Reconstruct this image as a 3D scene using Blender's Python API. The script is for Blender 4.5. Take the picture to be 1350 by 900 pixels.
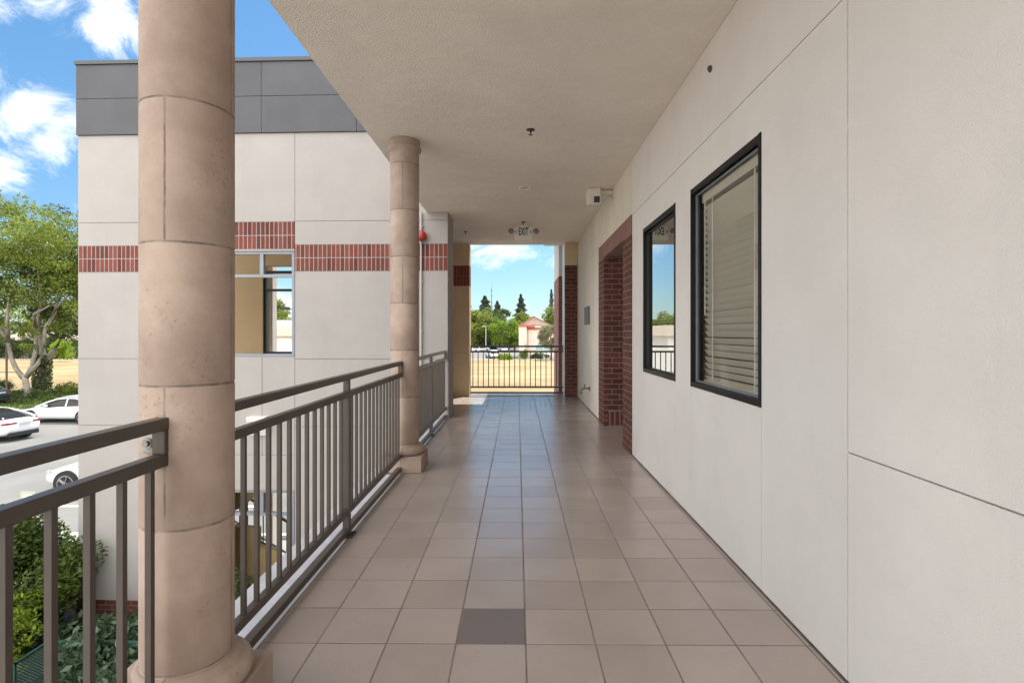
import bpy, bmesh, math, random
import numpy as np
from mathutils import Vector, Matrix
R = math.radians
PI = math.pi
random.seed(7)
rng = np.random.default_rng(11)
for o in list(bpy.data.objects):
    bpy.data.objects.remove(o)
S = bpy.context.scene
COL = S.collection

# ------------------------------------------------------------------ camera
CAMZ = 1.378
cd = bpy.data.cameras.new('camera'); cam = bpy.data.objects.new('camera', cd); COL.objects.link(cam)
cam.location = (0, 0, CAMZ); cam.rotation_euler = (R(90), 0, 0.0098)
cd.sensor_width = 36; cd.lens = 716 / 1350 * 36; cd.shift_y = -11 / 1350
cd.clip_start = 0.05; cd.clip_end = 4000
S.camera = cam

# ------------------------------------------------------------------ light
SUN_EL, SUN_AZ = 62, 27
SKY_STRENGTH = 0.15
SUN_STRENGTH = 2.9
EXPOSURE = 1.42
S.view_settings.view_transform = 'Standard'; S.view_settings.look = 'None'
S.view_settings.gamma = 1; S.view_settings.use_curve_mapping = False
S.view_settings.exposure = EXPOSURE
S.render.engine = 'CYCLES'
S.cycles.max_bounces = 10; S.cycles.diffuse_bounces = 7; S.cycles.glossy_bounces = 4
S.cycles.transparent_max_bounces = 16; S.cycles.transmission_bounces = 6
S.cycles.caustics_reflective = False; S.cycles.caustics_refractive = False
S.cycles.sample_clamp_indirect = 6
S.cycles.use_denoising = True

W = bpy.data.worlds.new('World'); S.world = W; W.use_nodes = True
wt = W.node_tree; wt.nodes.clear()


class NT:
    """small helper for wiring nodes"""
    def __init__(s, tree): s.t = tree
    def n(s, typ, ins=None, **kw):
        nd = s.t.nodes.new(typ)
        for k, v in kw.items(): setattr(nd, k, v)
        for k, v in (ins or {}).items():
            if hasattr(v, 'is_output') or isinstance(v, bpy.types.NodeSocket): s.t.links.new(v, nd.inputs[k])
            else: nd.inputs[k].default_value = v
        return nd
    def m(s, op, a, b=0.0, c=0.0, clamp=False):
        nd = s.n('ShaderNodeMath', {0: a, 1: b, 2: c}, operation=op); nd.use_clamp = clamp
        return nd.outputs[0]
    def mix(s, fac, a, b, blend='MIX'):
        nd = s.n('ShaderNodeMix', data_type='RGBA', blend_type=blend)
        for k, v in ((0, fac), (6, a), (7, b)):
            if isinstance(v, bpy.types.NodeSocket): s.t.links.new(v, nd.inputs[k])
            else: nd.inputs[k].default_value = v
        return nd.outputs[2]
    def ss(s, x, lo, hi):
        nd = s.n('ShaderNodeMapRange', {0: x, 1: lo, 2: hi, 3: 0.0, 4: 1.0}, interpolation_type='SMOOTHSTEP')
        return nd.outputs[0]


w = NT(wt)
sky = w.n('ShaderNodeTexSky', sky_type='NISHITA')
sky.sun_disc = False; sky.sun_elevation = R(SUN_EL); sky.sun_rotation = R(SUN_AZ)
sky.altitude = 0; sky.air_density = 1.0; sky.dust_density = 0.3; sky.ozone_density = 2.2
hs = w.n('ShaderNodeHueSaturation', {'Saturation': 1.02, 'Value': 0.48, 'Color': sky.outputs[0]})
tc = w.n('ShaderNodeTexCoord'); sep = w.n('ShaderNodeSeparateXYZ', {0: tc.outputs['Generated']})
dx, dy, dz = sep.outputs
yy = w.m('MAXIMUM', dy, 0.06)
px = w.m('DIVIDE', dx, yy); pz = w.m('DIVIDE', dz, yy)
nz = w.n('ShaderNodeTexNoise', {'Vector': tc.outputs['Generated'], 'Scale': 8.0, 'Detail': 12.0, 'Roughness': 0.70, 'Distortion': 0.6})
nz2 = w.n('ShaderNodeTexNoise', {'Vector': tc.outputs['Generated'], 'Scale': 2.1, 'Detail': 7.0, 'Roughness': 0.6})
mask = None
for (u, v, ru, rv, amp) in [(40, 5, 90, 26, .80), (150, 22, 75, 36, .92), (110, 40, 70, 18, .55), (28, 148, 50, 34, .92), (72, 174, 44, 36, .86),
                            (0, 226, 34, 30, .75), (700, 330, 75, 24, .80), (640, 326, 50, 18, .75), (660, 345, 80, 16, .5), (372, 396, 26, 18, .8),
                            (505, 318, 70, 34, .95), (325, 38, 14, 10, .55), (-140, 120, 120, 70, .85), (570, 345, 40, 30, .7)]:
    ax = w.m('DIVIDE', w.m('SUBTRACT', px, (u - 682) / 716), ru / 716)
    az = w.m('DIVIDE', w.m('SUBTRACT', pz, (439 - v) / 716), rv / 716)
    d2 = w.m('ADD', w.m('MULTIPLY', ax, ax), w.m('MULTIPLY', az, az))
    b = w.m('MULTIPLY', w.m('POWER', 2.718, w.m('MULTIPLY', d2, -0.8)), amp)
    mask = b if mask is None else w.m('MAXIMUM', mask, b)
nn = w.m('MULTIPLY', w.m('SUBTRACT', nz.outputs[0], 0.5), 3.6)
dens = w.m('MULTIPLY', w.ss(w.m('ADD', mask, nn), 0.22, 1.25), 0.93)
front = w.ss(dy, 0.02, 0.12)
dens = w.m('MULTIPLY', dens, front)
# unseen bright clouds added behind the camera to light the shaded walkway
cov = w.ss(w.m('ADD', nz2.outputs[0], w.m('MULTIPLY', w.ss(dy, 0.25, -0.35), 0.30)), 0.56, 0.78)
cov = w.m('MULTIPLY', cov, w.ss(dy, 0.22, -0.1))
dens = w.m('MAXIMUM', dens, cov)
fill_back = w.ss(dy, 0.1, -0.3)  # extra cloud brightness behind the camera, added as fill light
cval = w.m('ADD', 4.2, w.m('MULTIPLY', fill_back, 5.0))
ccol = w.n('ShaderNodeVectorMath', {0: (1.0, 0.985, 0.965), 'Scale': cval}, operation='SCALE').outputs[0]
elev = w.ss(dz, -0.02, 0.42)
tint = w.mix(elev, (.56, .68, .76, 1), (.60, .86, .93, 1))
skyb = w.mix(1.0, hs.outputs[0], tint, 'MULTIPLY')
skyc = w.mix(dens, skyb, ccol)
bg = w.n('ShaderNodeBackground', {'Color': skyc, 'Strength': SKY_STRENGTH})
wo = w.n('ShaderNodeOutputWorld', {0: bg.outputs[0]})

sl = bpy.data.lights.new('sun', 'SUN'); sl.energy = SUN_STRENGTH; sl.angle = R(0.53); sl.color = (1.0, 0.95, 0.87)
so = bpy.data.objects.new('sun', sl); COL.objects.link(so)
sv = Vector((math.cos(R(SUN_EL)) * math.sin(R(SUN_AZ)), math.cos(R(SUN_EL)) * math.cos(R(SUN_AZ)), math.sin(R(SUN_EL))))
so.rotation_euler = sv.to_track_quat('Z', 'Y').to_euler(); so.location = sv * 60


# ------------------------------------------------------------------ materials
def rgb(r, g, b): return (r, g, b, 1.0)


def new_mat(name):
    m = bpy.data.materials.new(name); m.use_nodes = True
    t = NT(m.node_tree); m.node_tree.nodes.clear()
    out = t.n('ShaderNodeOutputMaterial')
    p = t.n('ShaderNodeBsdfPrincipled'); m.node_tree.links.new(p.outputs[0], out.inputs[0])
    return m, t, p, out


def link(t, a, b): t.t.links.new(a, b)


def plain(name, c, rough=0.6, metal=0.0, var=0.0, vscale=3.0, bump=0.0, bscale=120.0, spec=0.5, coat=0.0, dist=0.004, detail=4.0):
    m, t, p, out = new_mat(name)
    p.inputs['Roughness'].default_value = rough; p.inputs['Metallic'].default_value = metal
    p.inputs['Specular IOR Level'].default_value = spec; p.inputs['Coat Weight'].default_value = coat
    p.inputs['Coat Roughness'].default_value = 0.08
    co = t.n('ShaderNodeTexCoord').outputs['Object']
    if var:
        nz = t.n('ShaderNodeTexNoise', {'Vector': co, 'Scale': vscale, 'Detail': 6.0, 'Roughness': 0.6})
        f = t.ss(nz.outputs[0], 0.3, 0.7)
        lo = tuple(x * (1 - var) for x in c) + (1,); hi = tuple(min(1, x * (1 + var)) for x in c) + (1,)
        link(t, t.mix(f, lo, hi), p.inputs['Base Color'])
    else:
        p.inputs['Base Color'].default_value = tuple(c) + (1,)
    if bump:
        nb = t.n('ShaderNodeTexNoise', {'Vector': co, 'Scale': bscale, 'Detail': detail, 'Roughness': 0.6})
        bp = t.n('ShaderNodeBump', {'Strength': bump, 'Distance': dist, 'Height': nb.outputs[0]})
        link(t, bp.outputs[0], p.inputs['Normal'])
    return m


def stucco(name, c, bscale=170.0, bump=0.45, specks=0.0, streak=0.0, var=0.05, dist=0.003):
    """sprayed plaster: fine lumps, soft blotches, vertical run-off streaks, odd specks"""
    m, t, p, out = new_mat(name)
    p.inputs['Roughness'].default_value = 0.88; p.inputs['Specular IOR Level'].default_value = 0.2
    co = t.n('ShaderNodeTexCoord').outputs['Object']
    a = t.n('ShaderNodeTexNoise', {'Vector': co, 'Scale': 1.1, 'Detail': 8.0, 'Roughness': 0.65})
    lo = tuple(x * (1 - var) for x in c) + (1,); hi = tuple(min(1, x * (1 + var)) for x in c) + (1,)
    colr = t.mix(t.ss(a.outputs[0], 0.32, 0.68), lo, hi)
    if streak:
        mp = t.n('ShaderNodeMapping', {0: co, 3: (7.0, 7.0, 0.35)})
        s1 = t.n('ShaderNodeTexNoise', {'Vector': mp.outputs[0], 'Scale': 1.6, 'Detail': 7.0, 'Roughness': 0.7})
        colr = t.mix(t.m('MULTIPLY', t.ss(s1.outputs[0], 0.52, 0.75), streak), colr, tuple(x * .62 for x in c) + (1,))
    if specks:
        v = t.n('ShaderNodeTexNoise', {'Vector': co, 'Scale': 48.0, 'Detail': 4.0, 'Roughness': 0.75})
        colr = t.mix(t.m('MULTIPLY', t.ss(v.outputs[0], 0.665, 0.73), specks), colr, tuple(x * .45 for x in c) + (1,))
    link(t, colr, p.inputs['Base Color'])
    nb = t.n('ShaderNodeTexNoise', {'Vector': co, 'Scale': bscale, 'Detail': 3.0, 'Roughness': 0.55})
    nl = t.n('ShaderNodeTexNoise', {'Vector': co, 'Scale': 9.0, 'Detail': 3.0, 'Roughness': 0.5})
    h = t.m('ADD', nb.outputs[0], t.m('MULTIPLY', nl.outputs[0], 0.8))
    bp = t.n('ShaderNodeBump', {'Strength': bump, 'Distance': dist, 'Height': h})
    link(t, bp.outputs[0], p.inputs['Normal'])
    return m


def brick(name, ua, va, bw=0.215, bh=0.078, mort=0.009, offset=0.5, c1=(.095, .034, .025), c2=(.155, .054, .040), mc=(.27, .235, .21), origin=(0, 0, 0)):
    m, t, p, out = new_mat(name)
    p.inputs['Roughness'].default_value = 0.8; p.inputs['Specular IOR Level'].default_value = 0.25
    co = t.n('ShaderNodeTexCoord').outputs['Object']
    sp = t.n('ShaderNodeSeparateXYZ', {0: co})
    cb = t.n('ShaderNodeCombineXYZ', {0: t.m('SUBTRACT', sp.outputs[ua], origin[0] - 400 * bw), 1: t.m('SUBTRACT', sp.outputs[va], origin[1] - 400 * bh), 2: 0.0})
    b = t.n('ShaderNodeTexBrick', {'Vector': cb.outputs[0], 'Color1': c1 + (1,), 'Color2': c2 + (1,), 'Mortar': mc + (1,), 'Scale': 1.0,
                                   'Mortar Size': mort * .5, 'Mortar Smooth': 0.25, 'Bias': 0.0, 'Brick Width': bw, 'Row Height': bh})
    b.offset = offset; b.squash = 1.0
    nz = t.n('ShaderNodeTexNoise', {'Vector': co, 'Scale': 45.0, 'Detail': 5.0, 'Roughness': 0.7})
    nz3 = t.n('ShaderNodeTexNoise', {'Vector': co, 'Scale': 2.3, 'Detail': 5.0, 'Roughness': 0.7})
    f = t.m('ADD', t.m('MULTIPLY', nz.outputs[0], 0.7), t.m('ADD', t.m('MULTIPLY', nz3.outputs[0], 0.6), 0.35))
    sc = t.n('ShaderNodeVectorMath', {0: b.outputs[0], 'Scale': f}, operation='SCALE')
    link(t, sc.outputs[0], p.inputs['Base Color'])
    h = t.m('ADD', t.m('MULTIPLY', b.outputs[1], -1.0), t.m('MULTIPLY', nz.outputs[0], 0.25))
    bp = t.n('ShaderNodeBump', {'Strength': 0.8, 'Distance': 0.006, 'Height': h})
    link(t, bp.outputs[0], p.inputs['Normal'])
    return m


def leaf_mat(name, c1, c2, trans=0.35, rough=0.5):
    m, t, p, out = new_mat(name)
    g = t.n('ShaderNodeNewGeometry')
    col = t.mix(g.outputs['Random Per Island'], c1 + (1,), c2 + (1,))
    co = t.n('ShaderNodeTexCoord').outputs['Object']
    nz = t.n('ShaderNodeTexNoise', {'Vector': co, 'Scale': 0.55, 'Detail': 2.0})
    col = t.mix(t.m('MULTIPLY', t.ss(nz.outputs[0], 0.4, 0.7), 0.5), col, tuple(x * 1.5 for x in c2) + (1,))
    link(t, col, p.inputs['Base Color']); p.inputs['Roughness'].default_value = rough
    p.inputs['Specular IOR Level'].default_value = 0.35
    tr = t.n('ShaderNodeBsdfTranslucent')
    tcx = t.mix(1.0, col, (1.0, 1.15, 0.45, 1), 'MULTIPLY'); link(t, tcx, tr.inputs[0])
    mx = t.n('ShaderNodeMixShader', {0: trans}); link(t, p.outputs[0], mx.inputs[1]); link(t, tr.outputs[0], mx.inputs[2])
    link(t, mx.outputs[0], out.inputs[0])
    return m


def glass(name, refl=0.3, tint=(.6, .65, .64), fres=0.9, rough=0.0):
    m, t, p, out = new_mat(name)
    tr = t.n('ShaderNodeBsdfTransparent', {0: tint + (1,)})
    gl = t.n('ShaderNodeBsdfGlossy', {0: (.93, .96, .96, 1), 'Roughness': rough})
    lw = t.n('ShaderNodeLayerWeight', {'Blend': 0.35})
    f = t.m('ADD', refl, t.m('MULTIPLY', lw.outputs['Fresnel'], fres), clamp=True)
    bf = t.n('ShaderNodeNewGeometry').outputs['Backfacing']      # the far side of the pane adds no second mirror
    f = t.m('MULTIPLY', f, t.m('SUBTRACT', 1.0, bf))
    mx = t.n('ShaderNodeMixShader', {0: f, 1: tr.outputs[0], 2: gl.outputs[0]})
    link(t, mx.outputs[0], out.inputs[0])
    return m


M = {}
M['wall'] = stucco('white_stucco', (.74, .705, .668), specks=0.6, var=0.04, bump=0.9, streak=.06)
M['wall_far'] = stucco('cream_stucco', (.74, .685, .585), specks=0.3, var=0.06, streak=0.4, bump=.7)
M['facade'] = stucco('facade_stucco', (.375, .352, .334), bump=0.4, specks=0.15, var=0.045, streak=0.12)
M['ceiling'] = stucco('ceiling_stucco', (.84, .775, .69), bscale=85.0, bump=1.0, var=0.045, dist=0.009)
M['tan'] = stucco('tan_stucco', (.56, .41, .235), bump=0.4, var=0.05)
M['tan_pier'] = stucco('pier_stucco', (.68, .54, .37), bump=0.4, var=0.05)
M['ochre'] = stucco('ochre_stucco', (.50, .36, .17), bump=0.4, var=0.06)
M['parapet'] = plain('grey_metal_panel', (.066, .068, .077), 0.6, var=0.1, vscale=1.5, bump=0.1, bscale=60)
M['groove'] = plain('joint_backing', (.24, .215, .19), 0.95)  # one even taupe for the backing that shows in the panel joints
M['concrete'] = plain('ledge_concrete', (.52, .51, .52), 0.75, var=0.09, vscale=5, bump=0.25, bscale=90)
M['brick_yz'] = brick('brick_side', 1, 2)
M['brick_xz'] = brick('brick_front', 0, 2)
M['brick_soldier_x'] = brick('brick_soldier', 0, 2, bw=0.0735, bh=0.22, offset=0.0, mort=0.012, c1=(.105, .034, .028), c2=(.21, .060, .043), mc=(.37, .345, .325), origin=(0, 2.39))
M['brick_soldier_y'] = brick('brick_soldier_side', 1, 2, bw=0.075, bh=0.215, offset=0.0, mort=0.009, mc=(.36, .30, .29))
M['bronze'] = plain('bronze_paint', (.054, .040, .030), 0.36, var=0.12, vscale=9, bump=0.1, bscale=160, spec=0.6)
M['bracket'] = plain('galvanised_plate', (.30, .29, .26), 0.45, metal=0.6, var=0.3, vscale=30, bump=0.2, bscale=80)
M['steel'] = plain('bolt_steel', (.25, .25, .25), 0.35, metal=0.9)
M['black'] = plain('black_anodised', (.010, .010, .011), 0.4, var=0.2, spec=.2)
M['alu'] = plain('grey_aluminium', (.23, .25, .28), 0.45, metal=0.2, var=0.08)
M['dark_frame'] = plain('dark_frame', (.03, .028, .026), 0.5)
M['white_paint'] = plain('white_paint', (.78, .78, .77), 0.45, var=0.05)
M['fixture'] = plain('ivory_plastic', (.74, .71, .65), 0.4, var=0.04)
M['fixture_grey'] = plain('grey_paint', (.40, .39, .375), 0.5, var=0.05)
M['fixture_dark'] = plain('dark_lens', (.05, .045, .045), 0.25)
M['lamp_glass'] = plain('lamp_lens', (.20, .185, .17), 0.2, var=0.3, vscale=40)
M['sign_green'] = plain('exit_green', (.01, .055, .035), 0.5)
M['red'] = plain('alarm_red', (.33, .014, .016), 0.35, coat=0.3)
M['plaque'] = plain('bronze_plaque', (.050, .043, .037), 0.5, metal=0.1, var=0.2, vscale=14)
M['plaque_hi'] = plain('plaque_relief', (.14, .12, .10), 0.5, metal=0.1)
M['brass'] = plain('weathered_brass', (.22, .19, .13), 0.38, metal=0.8, var=0.2, vscale=30)
M['blind'] = plain('blind_slat', (.66, .62, .53), 0.5)
M['dark_room'] = plain('room_wall', (.22, .20, .18), 0.9)
M['pane'] = glass('mirror_tint_glass', 0.42, (.42, .44, .43), 0.9)
M['pane_clear'] = glass('reflective_glass', 0.10, (.97, .97, .95), 0.8)
M['pane_thin'] = glass('thin_glass', 0.02, (.93, .95, .95), 0.25)
M['teal_glass'] = plain('teal_glazing', (.20, .42, .42), 0.15)
M['car_white'] = plain('car_white', (.78, .79, .80), 0.25, coat=0.8)
M['car_silver'] = plain('car_pearl', (.70, .72, .74), 0.28, coat=0.8)
M['car_blue'] = plain('car_blue', (.04, .06, .12), 0.25, coat=0.8)
M['car_dark'] = plain('car_charcoal', (.03, .03, .035), 0.25, coat=0.8)
M['car_glass'] = plain('car_glass', (.020, .018, .016), 0.08, spec=0.35)
M['rubber'] = plain('rubber', (.018, .018, .018), 0.8)
M['rim'] = plain('wheel_rim', (.35, .35, .36), 0.35, metal=0.7)
M['rim_dark'] = plain('dark_rim', (.05, .05, .055), 0.4, metal=0.5)
M['tail'] = plain('tail_light', (.28, .02, .02), 0.2)
M['head'] = plain('head_light', (.45, .47, .50), 0.12)
M['plate'] = plain('number_plate', (.45, .46, .50), 0.4)
M['bark'] = plain('pale_bark', (.30, .26, .22), 0.9, var=0.3, vscale=2.5, bump=0.7, bscale=18, dist=0.03)
M['bark_dark'] = plain('brown_bark', (.13, .095, .065), 0.95, var=0.3, vscale=3, bump=0.7, bscale=18, dist=0.03)
M['leaf_a'] = leaf_mat('leaf_olive', (.10, .135, .026), (.215, .245, .055), .45)
M['leaf_b'] = leaf_mat('leaf_bright', (.10, .17, .02), (.19, .26, .035), 0.4)
M['leaf_c'] = leaf_mat('leaf_dark', (.036, .062, .018), (.085, .115, .035), 0.3)
M['leaf_d'] = leaf_mat('leaf_conifer', (.040, .060, .035), (.085, .10, .060), 0.2)
M['leaf_e'] = leaf_mat('leaf_grey_green', (.085, .10, .05), (.22, .20, .13), 0.3)
M['leaf_nandina'] = leaf_mat('leaf_nandina', (.045, .075, .016), (.11, .15, .03), 0.35)
M['leaf_rhodo'] = leaf_mat('leaf_blue_green', (.036, .068, .034), (.085, .122, .066), 0.2, 0.3)
M['leaf_hedge'] = leaf_mat('leaf_lime', (.16, .24, .02), (.25, .33, .04), 0.4)
M['mesh_green'] = plain('green_coated_steel', (.028, .085, .062), 0.4, var=0.1)
M['stair'] = plain('stair_steel', (.05, .045, .042), 0.5)
M['roof_red'] = plain('red_metal_cap', (.42, .085, .05), 0.6, var=0.1)
M['roof_tan'] = plain('tan_shingle', (.36, .29, .24), 0.9, var=0.15, vscale=2, bump=0.4, bscale=9)
M['bldg_cream'] = plain('cream_render', (.60, .52, .45), 0.9, var=0.05)
M['bldg_white'] = plain('white_render', (.70, .69, .67), 0.9, var=0.05)
M['bldg_brick'] = plain('brown_render', (.26, .16, .12), 0.9, var=0.12)
M['pole'] = plain('pole_grey', (.42, .42, .41), 0.5)
M['pole_brown'] = plain('pole_brown', (.16, .09, .06), 0.7)
M['sign_back'] = plain('sign_beige', (.50, .52, .38), 0.6, var=0.1)

# ground materials
m, t, p, out = new_mat('dry_field')
co = t.n('ShaderNodeTexCoord').outputs['Object']
a = t.n('ShaderNodeTexNoise', {'Vector': co, 'Scale': .11, 'Detail': 9.0, 'Roughness': .7})
mp = t.n('ShaderNodeMapping', {0: co, 3: (.12, .7, 1)})
b = t.n('ShaderNodeTexNoise', {'Vector': mp.outputs[0], 'Scale': 1.0, 'Detail': 8.0, 'Roughness': .7})
col = t.mix(t.ss(a.outputs[0], .35, .68), rgb(.265, .195, .105), rgb(.40, .305, .18))
col = t.mix(t.m('MULTIPLY', t.ss(b.outputs[0], .48, .66), .55), col, rgb(.22, .18, .10))
link(t, col, p.inputs['Base Color']); p.inputs['Roughness'].default_value = 1; p.inputs['Specular IOR Level'].default_value = 0.05
n2 = t.n('ShaderNodeTexNoise', {'Vector': co, 'Scale': 6.0, 'Detail': 8.0})
link(t, t.n('ShaderNodeBump', {'Strength': .8, 'Distance': .12, 'Height': n2.outputs[0]}).outputs[0], p.inputs['Normal']); M['field'] = m
M['ground'] = plain('pale_earth', (.28, .25, .19), 0.95, var=0.2, vscale=.08, bump=.4, bscale=4, dist=.03)
M['asphalt'] = plain('sun_bleached_asphalt', (.168, .162, .152), 0.9, var=0.13, vscale=.35, bump=0.3, bscale=60, detail=8)
M['pave'] = plain('pale_paving', (.34, .325, .305), 0.85, var=0.1, vscale=.8, bump=.2, bscale=60)
M['soil'] = plain('mulch', (.075, .055, .042), 0.95, var=0.4, vscale=12, bump=.9, bscale=30, dist=.03)
M['lawn'] = plain('lawn_soil', (.085, .11, .03), 0.95, var=0.4, vscale=.7, bump=.7, bscale=12, dist=.05)
M['road_white'] = plain('road_paint', (.74, .74, .72), 0.7, var=.12, vscale=4)

# floor tiles
def tile_mat(name, c1, c2, rough):
    m, t, p, out = new_mat(name)
    g = t.n('ShaderNodeNewGeometry'); co = t.n('ShaderNodeTexCoord').outputs['Object']
    col = t.mix(g.outputs['Random Per Island'], c1 + (1,), c2 + (1,))
    nz = t.n('ShaderNodeTexNoise', {'Vector': co, 'Scale': 2.3, 'Detail': 3.0, 'Roughness': .5})
    fn = t.n('ShaderNodeTexNoise', {'Vector': co, 'Scale': 130.0, 'Detail': 4.0, 'Roughness': .7})
    col = t.mix(t.m('MULTIPLY', t.ss(fn.outputs[0], .35, .75), .35), col, tuple(x * .70 for x in c1) + (1,))
    col = t.mix(t.m('MULTIPLY', t.ss(nz.outputs[0], .35, .70), .30), col, tuple(x * .74 for x in c1) + (1,))
    sp_n = t.n('ShaderNodeTexNoise', {'Vector': co, 'Scale': 13.0, 'Detail': 2.0, 'Roughness': .6})
    col = t.mix(t.m('MULTIPLY', t.ss(sp_n.outputs[0], .745, .775), .7), col, tuple(x * .35 for x in c1) + (1,))
    link(t, col, p.inputs['Base Color'])
    nr = t.n('ShaderNodeTexNoise', {'Vector': co, 'Scale': 3.0, 'Detail': 5.0})
    link(t, t.m('ADD', rough, t.m('MULTIPLY', nr.outputs[0], .20)), p.inputs['Roughness'])
    p.inputs['Specular IOR Level'].default_value = 0.75
    mp = t.n('ShaderNodeMapping', {0: co, 3: (1.0, 1.6, 1)})
    nb = t.n('ShaderNodeTexNoise', {'Vector': mp.outputs[0], 'Scale': 55.0, 'Detail': 4.0, 'Roughness': .6})
    nb2 = t.n('ShaderNodeTexNoise', {'Vector': co, 'Scale': 11.0, 'Detail': 3.0})
    h = t.m('ADD', nb.outputs[0], nb2.outputs[0])
    link(t, t.n('ShaderNodeBump', {'Strength': .42, 'Distance': .003, 'Height': h}).outputs[0], p.inputs['Normal'])
    return m
M['tile'] = tile_mat('floor_tile', (.425, .350, .305), (.495, .42, .372), .11)
M['tile_dark'] = tile_mat('dark_floor_tile', (.205, .168, .155), (.22, .182, .168), .13)
M['grout'] = plain('grout', (.19, .155, .13), .95, var=.25, vscale=6)

# column stone: cast-stone drums, dark mortar in the half joints, pitting
m, t, p, out = new_mat('cast_stone')
co = t.n('ShaderNodeTexCoord').outputs['Object']; sp = t.n('ShaderNodeSeparateXYZ', {0: co})
a = t.n('ShaderNodeTexNoise', {'Vector': co, 'Scale': 3.2, 'Detail': 8.0, 'Roughness': .65})
col = t.mix(t.ss(a.outputs[0], .3, .7), rgb(.31, .232, .185), rgb(.43, .335, .275))
b = t.n('ShaderNodeTexNoise', {'Vector': co, 'Scale': 70.0, 'Detail': 5.0, 'Roughness': .75})
c = t.n('ShaderNodeTexNoise', {'Vector': co, 'Scale': 4.5, 'Detail': 3.0})
spk = t.m('MULTIPLY', t.ss(b.outputs[0], .565, .66), t.ss(c.outputs[0], .46, .66))
col = t.mix(t.m('MULTIPLY', spk, .75), col, rgb(.16, .10, .065))
sec = t.m('FLOOR', t.m('DIVIDE', t.m('SUBTRACT', sp.outputs[2], .265), .47))
par = t.m('MODULO', t.m('ADD', sec, 10), 2.0)
wob = t.m('MULTIPLY', t.m('SUBTRACT', t.n('ShaderNodeTexNoise', {'Vector': co, 'Scale': 25.0}).outputs[0], .5), .004)
jx = t.m('LESS_THAN', t.m('ABSOLUTE', t.m('ADD', sp.outputs[0], wob)), .0034)
jy = t.m('LESS_THAN', t.m('ABSOLUTE', t.m('ADD', sp.outputs[1], wob)), .0034)
j = t.m('ADD', t.m('MULTIPLY', jx, par), t.m('MULTIPLY', jy, t.m('SUBTRACT', 1.0, par)))
zz = t.m('ABSOLUTE', t.m('SUBTRACT', t.m('MODULO', t.m('ADD', t.m('SUBTRACT', sp.outputs[2], .265), 4.7 + .235), .47), .235))
jz = t.m('LESS_THAN', t.m('ADD', zz, t.m('ABSOLUTE', t.m('MULTIPLY', wob, 1.5))), .0042)
j = t.m('MAXIMUM', j, jz)
jn = t.n('ShaderNodeTexNoise', {'Vector': co, 'Scale': 18.0, 'Detail': 4.0})
col = t.mix(t.m('MULTIPLY', j, t.ss(jn.outputs[0], .2, .75)), col, rgb(.15, .125, .105))
link(t, col, p.inputs['Base Color']); p.inputs['Roughness'].default_value = .8; p.inputs['Specular IOR Level'].default_value = .25
h = t.m('SUBTRACT', t.m('MULTIPLY', b.outputs[0], .35), t.m('ADD', t.m('MULTIPLY', j, 1.0), t.m('MULTIPLY', spk, .3)))
link(t, t.n('ShaderNodeBump', {'Strength': .7, 'Distance': .004, 'Height': h}).outputs[0], p.inputs['Normal'])
M['stone'] = m


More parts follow.
